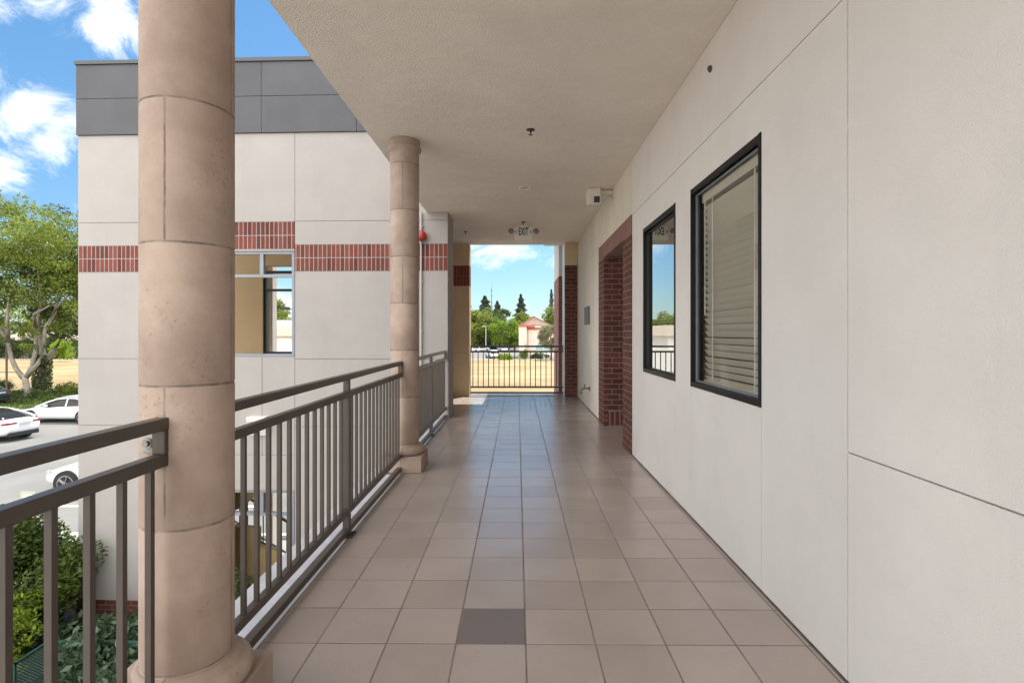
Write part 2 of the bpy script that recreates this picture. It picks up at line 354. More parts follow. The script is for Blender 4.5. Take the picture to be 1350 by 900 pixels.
# ------------------------------------------------------------------ mesh helpers
class MB:
    def __init__(s): s.v = []; s.f = []; s.mi = []
    def add(s, vs, fs, mi=0):
        n = len(s.v); s.v += [tuple(x) for x in vs]
        s.f += [tuple(i + n for i in f) for f in fs]; s.mi += [mi] * len(fs); return s
    def box(s, x0, x1, y0, y1, z0, z1, mi=0):
        vs = [(x, y, z) for z in (z0, z1) for y in (y0, y1) for x in (x0, x1)]
        return s.add(vs, [(0, 2, 3, 1), (4, 5, 7, 6), (0, 1, 5, 4), (2, 6, 7, 3), (0, 4, 6, 2), (1, 3, 7, 5)], mi)
    def bar(s, a, b, wd, ht, mi=0):
        a, b = Vector(a), Vector(b); d = (b - a).normalized()
        up = Vector((0, 0, 1)) if abs(d.z) < .95 else Vector((0, 1, 0))
        sx = d.cross(up).normalized() * wd / 2; sz = sx.cross(d).normalized() * ht / 2
        vs = [q + i * sx + k * sz for q in (a, b) for k in (-1, 1) for i in (-1, 1)]
        return s.add(vs, [(0, 2, 3, 1), (4, 5, 7, 6), (0, 1, 5, 4), (2, 6, 7, 3), (0, 4, 6, 2), (1, 3, 7, 5)], mi)
    def tube(s, pts, rad, n=8, mi=0, cap=True):
        pts = [Vector(q) for q in pts]
        if not hasattr(rad, '__len__'): rad = [rad] * len(pts)
        rings = []
        for i, q in enumerate(pts):
            d = (pts[min(i + 1, len(pts) - 1)] - pts[max(i - 1, 0)]).normalized()
            up = Vector((0, 0, 1)) if abs(d.z) < .9 else Vector((1, 0, 0))
            a = d.cross(up).normalized(); b = a.cross(d).normalized()
            rings.append([q + rad[i] * (math.cos(2 * PI * k / n) * a + math.sin(2 * PI * k / n) * b) for k in range(n)])
        vs = [x for r in rings for x in r]; fs = []
        for i in range(len(pts) - 1):
            for k in range(n):
                fs.append((i * n + k, i * n + (k + 1) % n, (i + 1) * n + (k + 1) % n, (i + 1) * n + k))
        if cap: fs += [tuple(range(n))[::-1], tuple((len(pts) - 1) * n + k for k in range(n))]
        return s.add(vs, fs, mi)
    def lathe(s, prof, n=48, c=(0, 0), mi=0, caps=True):
        vs = [(c[0] + r * math.cos(2 * PI * k / n), c[1] + r * math.sin(2 * PI * k / n), z) for r, z in prof for k in range(n)]
        fs = [(i * n + k, i * n + (k + 1) % n, (i + 1) * n + (k + 1) % n, (i + 1) * n + k) for i in range(len(prof) - 1) for k in range(n)]
        if caps: fs += [tuple(range(n))[::-1], tuple((len(prof) - 1) * n + k for k in range(n))]
        return s.add(vs, fs, mi)
    def prism(s, poly, axis, a, b, mi=0):
        """poly in the two other axes, extruded along axis from a to b"""
        n = len(poly)
        def pt(q, k): 
            l = [q[0], q[1]]; l.insert(axis, k); return l
        vs = [pt(q, a) for q in poly] + [pt(q, b) for q in poly]
        fs = [tuple(range(n))[::-1], tuple(range(n, 2 * n))] + [(i, (i + 1) % n, n + (i + 1) % n, n + i) for i in range(n)]
        return s.add(vs, fs, mi)
    def build(s, name, mats, parent=None, loc=None, bevel=0, smooth=False, subsurf=0, fix=True):
        me = bpy.data.meshes.new(name); me.from_pydata(s.v, [], s.f)
        if not isinstance(mats, (list, tuple)): mats = [mats]
        for q in mats: me.materials.append(q)
        me.polygons.foreach_set('material_index', s.mi)
        if fix:
            bm = bmesh.new(); bm.from_mesh(me); bmesh.ops.recalc_face_normals(bm, faces=bm.faces); bm.to_mesh(me); bm.free()
        o = bpy.data.objects.new(name, me); COL.objects.link(o)
        if parent: o.parent = parent
        if loc: o.location = loc
        if smooth:
            me.polygons.foreach_set('use_smooth', [True] * len(me.polygons))
            if smooth != 'all':
                bpyshade(me)
        if bevel:
            md = o.modifiers.new('bevel', 'BEVEL'); md.width = bevel; md.segments = 2; md.limit_method = 'ANGLE'; md.angle_limit = R(40)
        if subsurf:
            md = o.modifiers.new('sub', 'SUBSURF'); md.levels = subsurf; md.render_levels = subsurf
        return o


def bpyshade(me, ang=R(40)):
    bm = bmesh.new(); bm.from_mesh(me)
    for e in bm.edges:
        if len(e.link_faces) == 2: e.smooth = e.calc_face_angle(0) < ang
    bm.to_mesh(me); bm.free()


def tag(o, label=None, cat=None, group=None, kind=None):
    if label: o['label'] = label
    if cat: o['category'] = cat
    if group: o['group'] = group
    if kind: o['kind'] = kind
    return o


def empty(name, loc, label, cat, group=None, rz=0):
    o = bpy.data.objects.new(name, None); COL.objects.link(o)
    o.location = loc; o.rotation_euler = (0, 0, rz); o.empty_display_size = .2
    return tag(o, label, cat, group)


def struct(o): o['kind'] = 'structure'; return o


def copy_tree(o, parent=None):
    c = o.copy(); COL.objects.link(c)
    if parent: c.parent = parent
    for ch in o.children: copy_tree(ch, c)
    return c


def X_at(u, Y): return (u - 682) / 716 * Y
def Z_at(v, Y): return CAMZ + (439 - v) / 716 * Y


GZ = -3.6                               # ground below the walkway

# ------------------------------------------------------------------ ground, roads
g = MB(); n = 40
g.add([(-2500, -2500, GZ), (2500, -2500, GZ), (2500, 3500, GZ), (-2500, 3500, GZ)], [(0, 1, 2, 3)])
struct(g.build('ground', M['ground'], fix=False))


def sheet(name, mat, x0, x1, y0, y1, dz, nx=1, ny=1):
    s = MB(); s.add([(x0, y0, GZ + dz), (x1, y0, GZ + dz), (x1, y1, GZ + dz), (x0, y1, GZ + dz)], [(0, 1, 2, 3)])
    return struct(s.build(name, mat, fix=False))


sheet('paving', M['pave'], -60, 30, -40, 13.2, .004)
sheet('road', M['asphalt'], -220, 60, 13.2, 34.0, .004)
sheet('lawn', M['lawn'], -220, -8, 34.15, 45.5, .12)
sheet('dry_field', M['field'], -220, 120, 45.5, 101, .06)
sheet('dry_field', M['field'], -8, 60, 34.15, 45.5, .06)
sheet('far_parking_lot', M['asphalt'], -220, 140, 101.3, 190, .008)
k = MB(); k.box(-220, 60, 34.0, 34.15, GZ - .1, GZ + .13); k.box(-220, 140, 101, 101.3, GZ - .1, GZ + .13); k.box(-60, 30, 13.05, 13.2, GZ - .1, GZ + .1)
struct(k.build('kerb', M['concrete']))
s = MB(); s.box(-60, -7, 15.45, 15.6, GZ + .004, GZ + .008)
for i in range(8): s.box(-22 - i * 2.7, -21.88 - i * 2.7, 15.7, 20.4, GZ + .004, GZ + .008)
struct(s.build('road_marking', M['road_white']))
s = MB(); s.box(-13, -1.6, 2.5, 8.75, GZ, GZ + .05); s.box(-13, -7.4, 8.755, 10.6, GZ, GZ + .05); struct(s.build('planting_bed', M['soil']))

# ------------------------------------------------------------------ walkway floor
TS, JX, JY = .31, .038, 2.412
s = MB()
fx0, fx1, fy0, fy1 = -1.134, 1.298, -2.4, 12.36
gp = .0034
k0 = math.floor((fx0 - JX) / TS); k1 = math.ceil((fx1 - JX) / TS)
r0 = math.floor((fy0 - JY) / TS); r1 = math.ceil((fy1 - JY) / TS)
rr = random.Random(3)


def tile(s, x0, x1, y0, y1, mi):
    tx, ty, dz = rr.gauss(0, .0011), rr.gauss(0, .0011), rr.gauss(0, .0003)
    cx, cy = (x0 + x1) / 2, (y0 + y1) / 2; b = .003
    z = lambda x, y: dz + (x - cx) * tx + (y - cy) * ty
    o = [(x0, y0), (x1, y0), (x1, y1), (x0, y1)]; i = [(x0 + b, y0 + b), (x1 - b, y0 + b), (x1 - b, y1 - b), (x0 + b, y1 - b)]
    vs = [(x, y, -.006) for x, y in o] + [(x, y, z(x, y) - .0011) for x, y in o] + [(x, y, z(x, y)) for x, y in i]
    fs = [(8, 9, 10, 11)]
    for a in range(4):
        c = (a + 1) % 4; fs += [(a, c, 4 + c, 4 + a), (4 + a, 4 + c, 8 + c, 8 + a)]
    s.add(vs, fs, mi)


for kx in range(k0, k1):
    for ky in range(r0, r1):
        x0 = max(fx0, JX + kx * TS + gp); x1 = min(fx1, JX + (kx + 1) * TS - gp)
        y0 = max(fy0, JY + ky * TS + gp); y1 = min(fy1, JY + (ky + 1) * TS - gp)
        if x1 - x0 < .015 or y1 - y0 < .015: continue
        tile(s, x0, x1, y0, y1, 1 if (kx == -1 and ky == 0) else 0)
# doorway recess floor
for kx in range(k1 - 1, k1 + 3):
    for ky in range(r0, r1):
        x0 = max(1.302, JX + kx * TS + gp); x1 = min(2.3, JX + (kx + 1) * TS - gp)
        y0 = max(6.655, JY + ky * TS + gp); y1 = min(8.085, JY + (ky + 1) * TS - gp)
        if x1 - x0 > .01 and y1 - y0 > .01: tile(s, x0, x1, y0, y1, 0)
for kx in range(k0 - 3, k0 + 1):
    for ky in range(r0, r1):
        x0 = max(-1.6, JX + kx * TS + gp); x1 = min(-1.1345, JX + (kx + 1) * TS - gp)
        y0 = max(8.95, JY + ky * TS + gp); y1 = min(12.2, JY + (ky + 1) * TS - gp)
        if x1 - x0 > .01 and y1 - y0 > .01: tile(s, x0, x1, y0, y1, 0)
struct(s.build('floor', [M['tile'], M['tile_dark']], fix=False))
s = MB(); s.box(-1.143, 2.4, -2.4, 12.38, -.42, -.0016); s.box(-1.62, -1.144, 8.93, 12.3, -.42, -.0016); struct(s.build('floor_slab', M['grout']))
s = MB()
ys = [-2.4] + [-1.9 + i * 1.22 for i in range(9)] + [8.72]
for a, b in zip(ys[:-1], ys[1:]): s.box(-1.47, -1.146, a + .003, b - .003, -.42, -.012)
struct(s.build('slab_edge', M['concrete'], bevel=.004))

# ------------------------------------------------------------------ ceiling / roof
CZ = 3.34
s = MB(); s.box(-1.47, 1.297, -2.4, 12.1, CZ, 3.9); struct(s.build('ceiling', M['ceiling']))
s = MB()
s.box(-1.47, 12, -2.4, 12.1, 3.904, 5.7)
s.box(.34, 12, 12.104, 15.5, 4.06, 4.2)
rf = s.build('roof', M['facade']); struct(rf)

# ------------------------------------------------------------------ wall of the walkway with two windows and a brick doorway
WX = 1.30
wall = empty('plaster_wall', (WX, 6, 0), 'long white plaster wall with two black framed windows along the right of the walkway', 'wall')
H = .0030
def wy(a): return a - 6


def panels(name, rects, mat, parent, depth=.05, bevel=.002):
    s = MB()
    for y0, y1, z0, z1 in rects: s.box(0, depth, wy(y0), wy(y1), z0, z1)
    return s.build(name, mat, parent, bevel=bevel)


near = [(-3, 2.15 - H, 0.012, .91 - H), (-3, 2.15 - H, .91 + H, 2.71 - H), (-3, 2.15 - H, 2.71 + H, CZ + .3)]
near += [(2.15 + H, 2.905 - .002, 0.012, 2.71 - H), (2.905 + .002, 4.08 - .0015, .012, .98), (4.08 + .0015, 4.475 - .0015, .012, 2.71 - H),
         (2.903, 4.08 - .0015, 2.45, 2.71 - H), (4.4765, 5.61 - .001, .012, .98), (4.4765, 5.61 - .001, 2.45, 2.71 - H), (5.61 + .001, 6.157, .012, 2.71 - H),
         (2.15 + H, 6.157, 2.71 + H * .8, CZ + .3)]
panels('wall_panel', near, M['wall'], wall, bevel=0)
panels('wall_panel', [(6.163, 8.617, 2.724, CZ + .3), (8.623, 12.1, .012, 2.71 - .002), (8.623, 12.1, 2.71 + .002, CZ + .3)], M['wall_far'], wall, bevel=0)
s = MB()
for y0, y1, z0, z1 in [(-3, 2.9, 0, 3.6), (2.9, 4.08, 0, .975), (2.9, 4.08, 2.455, 3.6), (4.08, 4.475, 0, 3.6), (4.475, 5.61, 0, .975), (4.475, 5.61, 2.455, 3.6), (5.61, 6.18, 0, 3.6), (8.6, 12.1, 0, 3.6)]:
    s.box(.012, .2, wy(y0), wy(y1), z0 - .05, z1)
s.build('backing', M['groove'], wall)
# the building mass below, beside and behind so no light leaks in
s = MB()
s.box(.02, 11, wy(-3), wy(12.1), GZ, -.43); s.box(4.6, 11, wy(-3), wy(12.1), -.42, 3.9); s.box(.21, 4.6, wy(-3), wy(12.1), 3.4, 3.89)
s.box(.21, 4.6, wy(-3), wy(-2.8), -.42, 3.39); s.box(.21, 4.6, wy(11.9), wy(12.1), -.42, 3.39); s.box(.21, 4.6, wy(6.0), wy(6.15), -.42, 3.39); s.box(.21, 4.6, wy(8.4), wy(8.6), -.42, 3.39)
s.box(.21, 4.6, wy(-2.8), wy(6.0), -.42, -.05)
s.build('interior', M['dark_room'], wall)
# brick surround and recess
s = MB()
s.box(-.012, .05, wy(6.16), wy(6.65), 0.004, 2.505); s.box(-.012, .05, wy(8.09), wy(8.62), 0.004, 2.505)
s.box(.05, .95, wy(6.45), wy(6.65), 0.004, 2.505); s.box(.95, 1.1, wy(6.45), wy(8.3), -.05, 2.7)
sur = s.build('brick_surround', M['brick_yz'], wall)
s = MB(); s.box(.0505, .949, wy(8.09), wy(8.3), 0.22, 2.505); s.build('brick_jamb', M['brick_xz'], wall)
s = MB(); s.box(.0505, .949, wy(8.088), wy(8.3), 0.004, 0.219)
s.build('soldier_course', brick('brick_soldier_base', 0, 2, bw=0.075, bh=0.215, offset=0.0, mc=(.40, .36, .34), origin=(0, .004)), wall)
s = MB(); s.box(-.012, .95, wy(6.16), wy(8.62), 2.507, 2.72); s.build('lintel', brick('brick_lintel', 1, 2, bw=0.075, bh=0.215, offset=0.0, mort=.008, c1=(.23, .12, .10), c2=(.28, .15, .13), mc=(.34, .25, .23), origin=(0, 2.507)), wall)
# windows
def window(y0, y1, blinds):
    z0, z1 = .98, 2.45; fr = MB(); t = .032
    fr.box(-.006, .10, wy(y0) + .002, wy(y0) + t, z0, z1); fr.box(-.006, .10, wy(y1) - t * .5, wy(y1) - .002, z0, z1)
    fr.box(-.004, .10, wy(y0) + t, wy(y1) - t * .5, z0 + .002, z0 + .04); fr.box(-.004, .10, wy(y0) + t, wy(y1) - t * .5, z1 - .045, z1 - .002)
    f = fr.build('window_frame', M['black'], wall, bevel=.003)
    q = MB(); a, b, c, d = wy(y0) + t, wy(y1) - t * .5, z0 + .04, z1 - .045
    q.box(.042, .048, a - .004, b + .004, c - .004, d + .004)
    q.build('pane', M['pane_clear'] if blinds else M['pane'], f)
    s = MB(); s.box(.030, .041, a, b, c - .002, c + .012); s.box(.030, .041, b - .013, b, c + .012, d - .014); s.box(.030, .041, a, b, d - .014, d)
    s.build('bead', M['alu'] if blinds else M['dark_frame'], f)
    if blinds:
        s = MB(); zz = c + .03; i = 0
        while zz < d - .10:
            y_a, y_b = a + .012, b - .055
            an = R(54) + rr.gauss(0, .025); hw = .025
            dx_, dz_ = math.cos(an) * hw, math.sin(an) * hw
            yj = rr.gauss(0, .0015)
            s.add([(.092 - dx_, y_a, zz + dz_), (.092 + dx_, y_a, zz - dz_), (.092 + dx_, y_b, zz - dz_ + yj), (.092 - dx_, y_b, zz + dz_ + yj),
                   (.095 - dx_, y_a, zz + dz_ + .002), (.095 + dx_, y_a, zz - dz_ + .002), (.095 + dx_, y_b, zz - dz_ + yj + .002), (.095 - dx_, y_b, zz + dz_ + yj + .002)],
                  [(0, 1, 2, 3), (7, 6, 5, 4), (0, 4, 5, 1), (1, 5, 6, 2), (2, 6, 7, 3), (3, 7, 4, 0)])
            zz += .0455
        s.box(.062, .122, a + .01, b - .05, d - .075, d - .005); s.box(.072, .112, a + .012, b - .055, c + .004, c + .02)
        s.build('blind', M['blind'], f)
        s = MB()
        for yy_ in (a + .2, b - .25): s.tube([(.066, yy_, c + .02), (.066, yy_, d - .05)], .0035, 6)
        s.tube([(.058, b - .12, d - .06), (.058, b - .12, d - .9)], .004, 6)
        s.build('blind_cord', M['white_paint'], f)
        s = MB(); s.box(.21, .25, wy(y0) - .05, wy(y1) + .05, z0 - .1, z1 + .1)
    return f
window(2.905, 4.08, True)
window(4.475, 5.61, False)

# ------------------------------------------------------------------ columns
COLX = -1.151
SEC = .47
prof = [(.145, .262)]
z = .265
shaft = MB(); pr = [(.1445, .255)]
for i in range(7):
    zj = .265 + i * SEC
    if zj > 3.2: break
    if i: pr += [(.145, zj - .005), (.1425, zj - .002), (.1425, zj + .002), (.145, zj + .005)]
    else: pr += [(.1405, zj), (.145, zj + .006)]
pr += [(.145, 3.215)]
shaft.lathe(pr, 72)
col0 = empty('stone_column', (COLX, 1.89, 0), 'thick tan cast stone column nearest the camera with railing bolted to it', 'column', 'stone columns along the walkway edge', R(4))
shaft.build('shaft', M['stone'], col0, smooth=True)
cp = MB(); cp.lathe([(.145, 3.212), (.155, 3.222), (.166, 3.232), (.169, 3.247), (.166, 3.262), (.154, 3.270), (.152, 3.272), (.152, 3.338)], 72)
cp.build('capital', M['stone'], col0, smooth=True)
bs = MB(); q = [(.147, .256), (.160, .252), (.162, .240), (.168, .236)]
for a in range(0, 181, 15): q.append((.168 + .038 * math.sin(R(a)), .196 + .040 * math.cos(R(a))))
q += [(.19, .156)]
bs.lathe(q[::-1], 72); bs.build('torus_base', M['stone'], col0, smooth='all')
pl = MB(); pl.box(-.206, .206, -.206, .206, .0015, .157); plo = pl.build('plinth', M['stone'], col0, bevel=.006)
plo.rotation_euler = (0, 0, -R(4))
col1 = copy_tree(col0); col1.location = (COLX, 5.54, 0); col1['label'] = 'tan cast stone column with capital standing at the middle of the walkway edge'

# ------------------------------------------------------------------ railings
def railing(name, p0, p1, label, bal0, sp, posts=(), brackets=(), ends=(True, True), foot=True):
    p0, p1 = Vector(p0), Vector(p1); L = (p1 - p0).length
    rz = math.atan2(p1.y - p0.y, p1.x - p0.x)
    r = empty(name, p0, label, 'railing', 'bronze metal railings', rz)
    tw = .038
    for nm, za, zb, ww in (('top_rail', 1.060, 1.100, .045), ('middle_rail', .943, .983, .042), ('bottom_rail', .148, .186, .042), ('kerb_rail', .022, .060, .046)):
        s = MB(); s.box(0, L, -ww / 2, ww / 2, za, zb); s.build(nm, M['bronze'], r, bevel=.004)
    proto = None
    d = bal0
    while d < L - .03:
        if all(abs(d - q) > .04 for q in posts):
            if proto is None:
                s = MB(); s.box(-.0095, .0095, -.0095, .0095, .1855, .9435); proto = s.build('baluster', M['bronze'], r, loc=(d, 0, 0))
            else:
                c = proto.copy(); COL.objects.link(c); c.location = (d, 0, 0)
        d += sp
    for q in posts:
        s = MB(); s.box(q - .022, q + .022, -.0225, .0225, .012, .148); s.box(q - .022, q + .022, -.0235, .0235, .186, .943); s.box(q - .021, q + .021, -.019, .019, .983, 1.06)
        po = s.build('post', M['bronze'], r, bevel=.002)
        s = MB(); s.box(q - .055, q + .055, -.05, .05, .001, .012); s.lathe([(.009, .012), (.009, .022)], 8, (q - .038, -.034)); s.lathe([(.009, .012), (.009, .022)], 8, (q + .038, .034))
        s.build('foot_plate', M['bronze'], po)
    for e, q in zip(ends, (0, L)):
        if e:
            s = MB(); a = q if q == 0 else q - .03; s.box(a, a + .03, -.021, .021, .983, 1.06); s.build('end_bar', M['bronze'], r, bevel=.003)
    for q, sgn in brackets:
        s = MB(); s.box(min(q, q + sgn * .03), max(q, q + sgn * .03), -.085, .018, .984, 1.059)
        b = s.build('bracket', M['bracket'], r, bevel=.002)
        s = MB(); xx = q - sgn * .001
        s.tube([(xx, -.052, 1.02), (xx - sgn * .008, -.052, 1.02)], .017, 14); s.tube([(xx - sgn * .008, -.052, 1.02), (xx - sgn * .018, -.052, 1.02)], .010, 6)
        s.build('bolt', M['steel'], b)
    return r
RX = -1.162
# near railing ends on the front of column one, 1.75 m ahead
ra = railing('railing', (-1.150, -2.3, .006), (-1.150, 1.757, .006), 'nearest bronze railing running out of the left edge of the photo', (1.688 + 2.3) % .12, .12, (), (), (False, True))
s = MB(); s.box(4.040, 4.052, .0215, .060, .984, 1.060); bk = s.build('bracket', M['bracket'], ra, bevel=.002)
s = MB(); s.tube([(4.040, .040, 1.018), (4.033, .040, 1.018)], .016, 16); s.tube([(4.033, .040, 1.018), (4.022, .040, 1.018)], .010, 6); s.build('bolt', M['steel'], bk)
railing('railing', (RX, 2.02, 0), (RX, 5.40, 0), 'long bronze railing between the two stone columns', .275, .1155, (1.67,), (), (False, True))
railing('railing', (RX, 5.68, 0), (RX, 8.77, 0), 'bronze railing between the far stone column and the plaster pier', .10, .1155, (1.63,), (), (False, True))
railing('railing', (-1.055, 12.22, 0), (1.028, 12.22, 0), 'bronze railing across the far end of the walkway before the dry field', .055, .1175, (), (), (True, True))
# upper weld plate of the near railing on the kerb

# ------------------------------------------------------------------ piers at the far end
pier = empty('brick_pier', (1.165, 11.92, 0), 'brick pier with tan plaster top at the right end of the walkway', 'pier', 'brick piers')
s = MB(); s.box(-.135, .132, -.17, .42, .003, 2.84); s.build('brickwork', M['brick_xz'], pier)
s = MB(); s.box(-.137, .132, -.172, .42, 2.842, 3.338); s.build('plaster_top', M['tan_pier'], pier)
s = MB(); s.box(-.142, -.1375, -.15, .42, .003, 3.338); s.build('plaster_return', M['white_paint'], pier)
pier2 = empty('brick_pier', (1.4, 13.4, 0), 'farther brick pier beyond the end railing, seen edge on', 'pier', 'brick piers')
s = MB(); s.box(-.375, .3, 0, 1.7, GZ, 2.78); s.build('brickwork', [brick('brick_pier_front', 0, 2, c1=(.27, .085, .05), c2=(.33, .11, .07))], pier2)
s = MB(); s.box(-.377, .3, 0, 1.7, 2.782, 4.05); s.build('plaster_top', M['bldg_white'], pier2)
s = MB(); s.box(-.381, -.3765, .03, 1.7, GZ, 2.78); s.build('brick_return', brick('brick_pier_return', 1, 2, c1=(.34, .16, .13), c2=(.40, .20, .16)), pier2)
ev = MB(); ev.box(.69, 1.02, 12.5, 14.0, 3.62, 3.80); tag(ev.build('eave', M['bldg_white']), 'short white eave projecting above the far brick pier', 'eave')

fp = empty('plaster_pier', (-1.33, 12.1, 0), 'tan plaster pier with brick band at the far left end of the walkway', 'pier')
s = MB()
for a, b in ((0.002, .94), (.946, 2.41), (2.86, CZ - .002)): s.box(-.30, .28, -.19, .2, a, b)
s.build('plaster', M['tan_pier'], fp, bevel=.003)
s = MB(); s.box(-.298, .278, -.186, .198, 2.411, 2.859)
s.build('brick_band', brick('brick_band_pier', 0, 2, bw=.0735, bh=.224, offset=0, mort=.008, c1=(.20, .06, .04), c2=(.26, .08, .055), mc=(.34, .25, .22), origin=(0, 2.411)), fp)
s = MB(); s.box(-.29, .27, -.17, .19, .93, .95); s.box(-.32, .29, -.19, .21, GZ, -.42); s.box(-.32, .27, -.17, .19, -.42, 0); s.build('core', M['groove'], fp)

# ------------------------------------------------------------------ left building: plaster facade with brick band, stairwell behind
TH = R(-1.6)
bl = empty('plaster_building', (-1.13, 8.8, 0), 'white plaster building with grey parapet and red brick band left of the walkway', 'building', rz=TH)
TT = math.tan(-TH)
def fxl(u):                       # facade local x from a pixel column
    kk = (u - 682) / 716
    X = kk * (8.8 - TT * 1.13) / (1 + TT * kk); return (X + 1.13) / math.cos(TH)
xl, xb0, xb1, xm, xr = fxl(98.5), fxl(298), fxl(387.5), fxl(344), 0.0
J = .0036
xp = fxl(555)                     # the pier part starts behind column two
def fac(name, rects, mat, y0=0.0, y1=.12, bevel=0.0):
    s = MB()
    for a, b, c, d in rects: s.box(a, b, y0, y1, c, d)
    return s.build(name, mat, bl, bevel=bevel)
rects = []
for a, b in ((xl, xb0), (xb1 + J, xr)):
    rects += [(a, b, 3.21 + J, 4.658), (a, b, 2.832, 3.21 - J), (a, b, .955 + J, 2.388), (a, b, -.15 + J, .955 - J)]
rects += [(xl, xb0, -3.05, -.15 - J), (xb1 + J, xr, -3.05, -.15 - J)]
rects += [(xb0, xb1 - J, 3.212, 4.658), (xb0, xm - .004, -.62 + .003, .99), (xm + .004, xb1 - J, -.62 + .003, .99), (xb0, xb1 - J, -1.20, -.62 - .003), (xb0, xb1 - J, 2.725, 2.753)]
fac('wall', rects, M['facade'])
s = MB(); s.box(xl + .01, xb0 - .002, .02, .2, -3.6, 4.6); s.box(xb1 + .01, xr - .01, .02, .2, -3.6, 4.6); s.box(xb0, xb1, .02, .3, 2.73, 4.6); s.box(xb0, xb1, .02, .25, -1.19, .985)
s.build('core', M['groove'], bl)
s = MB(); s.box(-.5, .0, .123, .62, -.15, 3.335); s.box(-.62, -.40, .621, 3.2, -.15, 3.335); s.build('pier_return', M['facade'], bl)
s = MB(); s.box(-.09, .02, -.035, .5, .003, .91); s.build('pier_base', M['facade'], bl, bevel=.006)
fac('brick_band', [(xl + .002, xb0 - .002, 2.391, 2.829), (xb1 + .004, xr - .002, 2.391, 2.829)], M['brick_soldier_x'], -.004, .1)
fac('brick_band', [(xb0, xb1 - .004, 2.755, 3.208)], brick('brick_soldier_high', 0, 2, bw=.0735, bh=.2265, offset=0, mort=.012, c1=(.105, .034, .028), c2=(.21, .060, .043), mc=(.37, .345, .325), origin=(0, 2.755)), -.004, .1)
fac('brick_base', [(xl - .02, xb0 - .002, GZ, -3.053), (xb1, xr, GZ, -3.053)], M['brick_xz'], -.02, .1)
pr_ = []
xg = [xl - .015, fxl(344), fxl(470), 0.0]
for a, b in zip(xg[:-1], xg[1:]):
    pr_ += [(a + .003, b - .003, 4.662, 5.255), (a + .003, b - .003, 5.262, 5.82)]
fac('parapet', pr_, M['parapet'], -.03, .1, .002)
s = MB(); s.box(xl - .03, 0, -.055, .25, 5.822, 5.885); s.build('coping', plain('dark_coping', (.065, .068, .075), .5), bl, bevel=.004)
s = MB(); s.box(xl, 0, .1, .2, 4.6, 5.82); s.build('parapet_back', M['parapet'], bl)
# the depth of the building: stairwell with a back wall 2.7 m behind, floor and roof
s = MB()
s.box(xl, xl + .2, .21, 2.7, GZ, -.2); s.box(xl, -5.6, 2.7, 2.9, GZ, -.2)
s.box(-5.6, -1.6, 2.7, 2.9, 2.82, 4.6)
s.box(-2.75, -1.6, 2.7, 2.9, GZ, 2.82)
s.box(xl, -1.6, .2, 2.9, 4.602, 4.75)
s.build('stairwell_wall', M['tan'], bl)
s = MB(); s.box(-5.6, -4.42, 2.7, 2.9, -.25, 2.819); s.build('back_wall', M['tan'], bl)
s = MB(); s.box(xl + .21, -1.6, 1.6, 2.69, -.45, -.2); s.build('landing', M['concrete'], bl)

def framed_window(z0, z1, ztr, name='window'):
    """grey aluminium frame in the front wall of the stairwell bay"""
    s = MB(); a, b = xb0 + .01, xb1 - J - .012; tk = .045
    s.box(a, b, .02, .10, z0 + .003, z0 + tk); s.box(a, b, .02, .10, z1 - tk, z1 - .003); s.box(a, b, .021, .099, ztr - .025, ztr + .025)
    s.box(a, a + tk, .022, .098, z0 + tk, z1 - tk); s.box(b - tk, b, .022, .098, z0 + tk, z1 - tk)
    xm2 = (a + b) / 2 + .0
    s.box(xm2 - .03, xm2 + .03, .022, .098, ztr + .025, z1 - tk)
    f = s.build('window_frame', M['alu'], bl)
    return f
framed_window(.992, 2.723, 2.32)
framed_window(-2.95, -1.203, -1.60)
# back window of the stairwell, dark frame
s = MB(); x0 = -4.415; x1 = -3.05; yb = 2.74
s.box(x0, x0 + .06, yb, yb + .1, .9, 2.72); s.box(x1 - .06, x1, yb, yb + .1, .9, 2.72); s.box(x0 + .06, x1 - .06, yb + .001, yb + .099, 2.66, 2.72)
s.box(x0 + .06, x1 - .06, yb + .001, yb + .099, 2.28, 2.33); s.box(x0 + .06, x1 - .06, yb + .001, yb + .099, .93, .98); s.box(-3.74, -3.68, yb + .002, yb + .098, 2.33, 2.66)
s.build('back_window_frame', M['dark_frame'], bl)
s = MB(); s.box(-4.50, -4.35, 3.0, 3.2, GZ, 4.3); s.build('outer_column', M['wall_far'], bl)

# ------------------------------------------------------------------ steel stair down in the stairwell bay
st = empty('steel_stair', (-7.25, 10.4, GZ), 'dark steel stair with pickets seen under the facade opening', 'stair')
s = MB()
for i in range(11):
    s.box(2.6 - i * .28, 2.6 - i * .28 + .30, -.5, .5, .17 * i + .10, .17 * i + .16)
s.build('tread', M['concrete'], st)
s = MB()
for yy_ in (-.52, .52): s.bar((2.95, yy_, .02), (-.3, yy_, 2.0), .05, .26)
s.build('stringer', M['stair'], st)
for yy_ in (-.56, .56):
    s = MB(); s.bar((2.95, yy_, .95), (-.3, yy_, 2.93), .045, .05); s.bar((2.95, yy_, .30), (-.3, yy_, 2.28), .03, .03)
    for i in range(20):
        x = 2.9 - i * .16; zz = .02 + (2.95 - x) * .609; s.bar((x, yy_, zz + .2), (x, yy_, zz + .93), .018, .018)
    s.build('handrail', M['stair'], st)
ow = MB(); ow.prism([(-5.6, GZ), (-4.25, GZ), (-4.25, -2.5), (-4.62, -2.42), (-4.62, -2.1), (-5.6, -2.02)], 1, 9.62, 9.76)
tag(ow.build('half_wall', M['ochre']), 'low ochre plaster wall under the stair below the facade window', 'wall')
ow = MB(); ow.prism([(-5.7, -1.18), (-4.25, -1.18), (-4.85, -1.68), (-5.7, -2.1)], 1, 9.5, 9.6)
tag(ow.build('sloped_soffit', M['ochre']), 'sloping tan stair soffit just under the lintel of the lower opening', 'soffit')

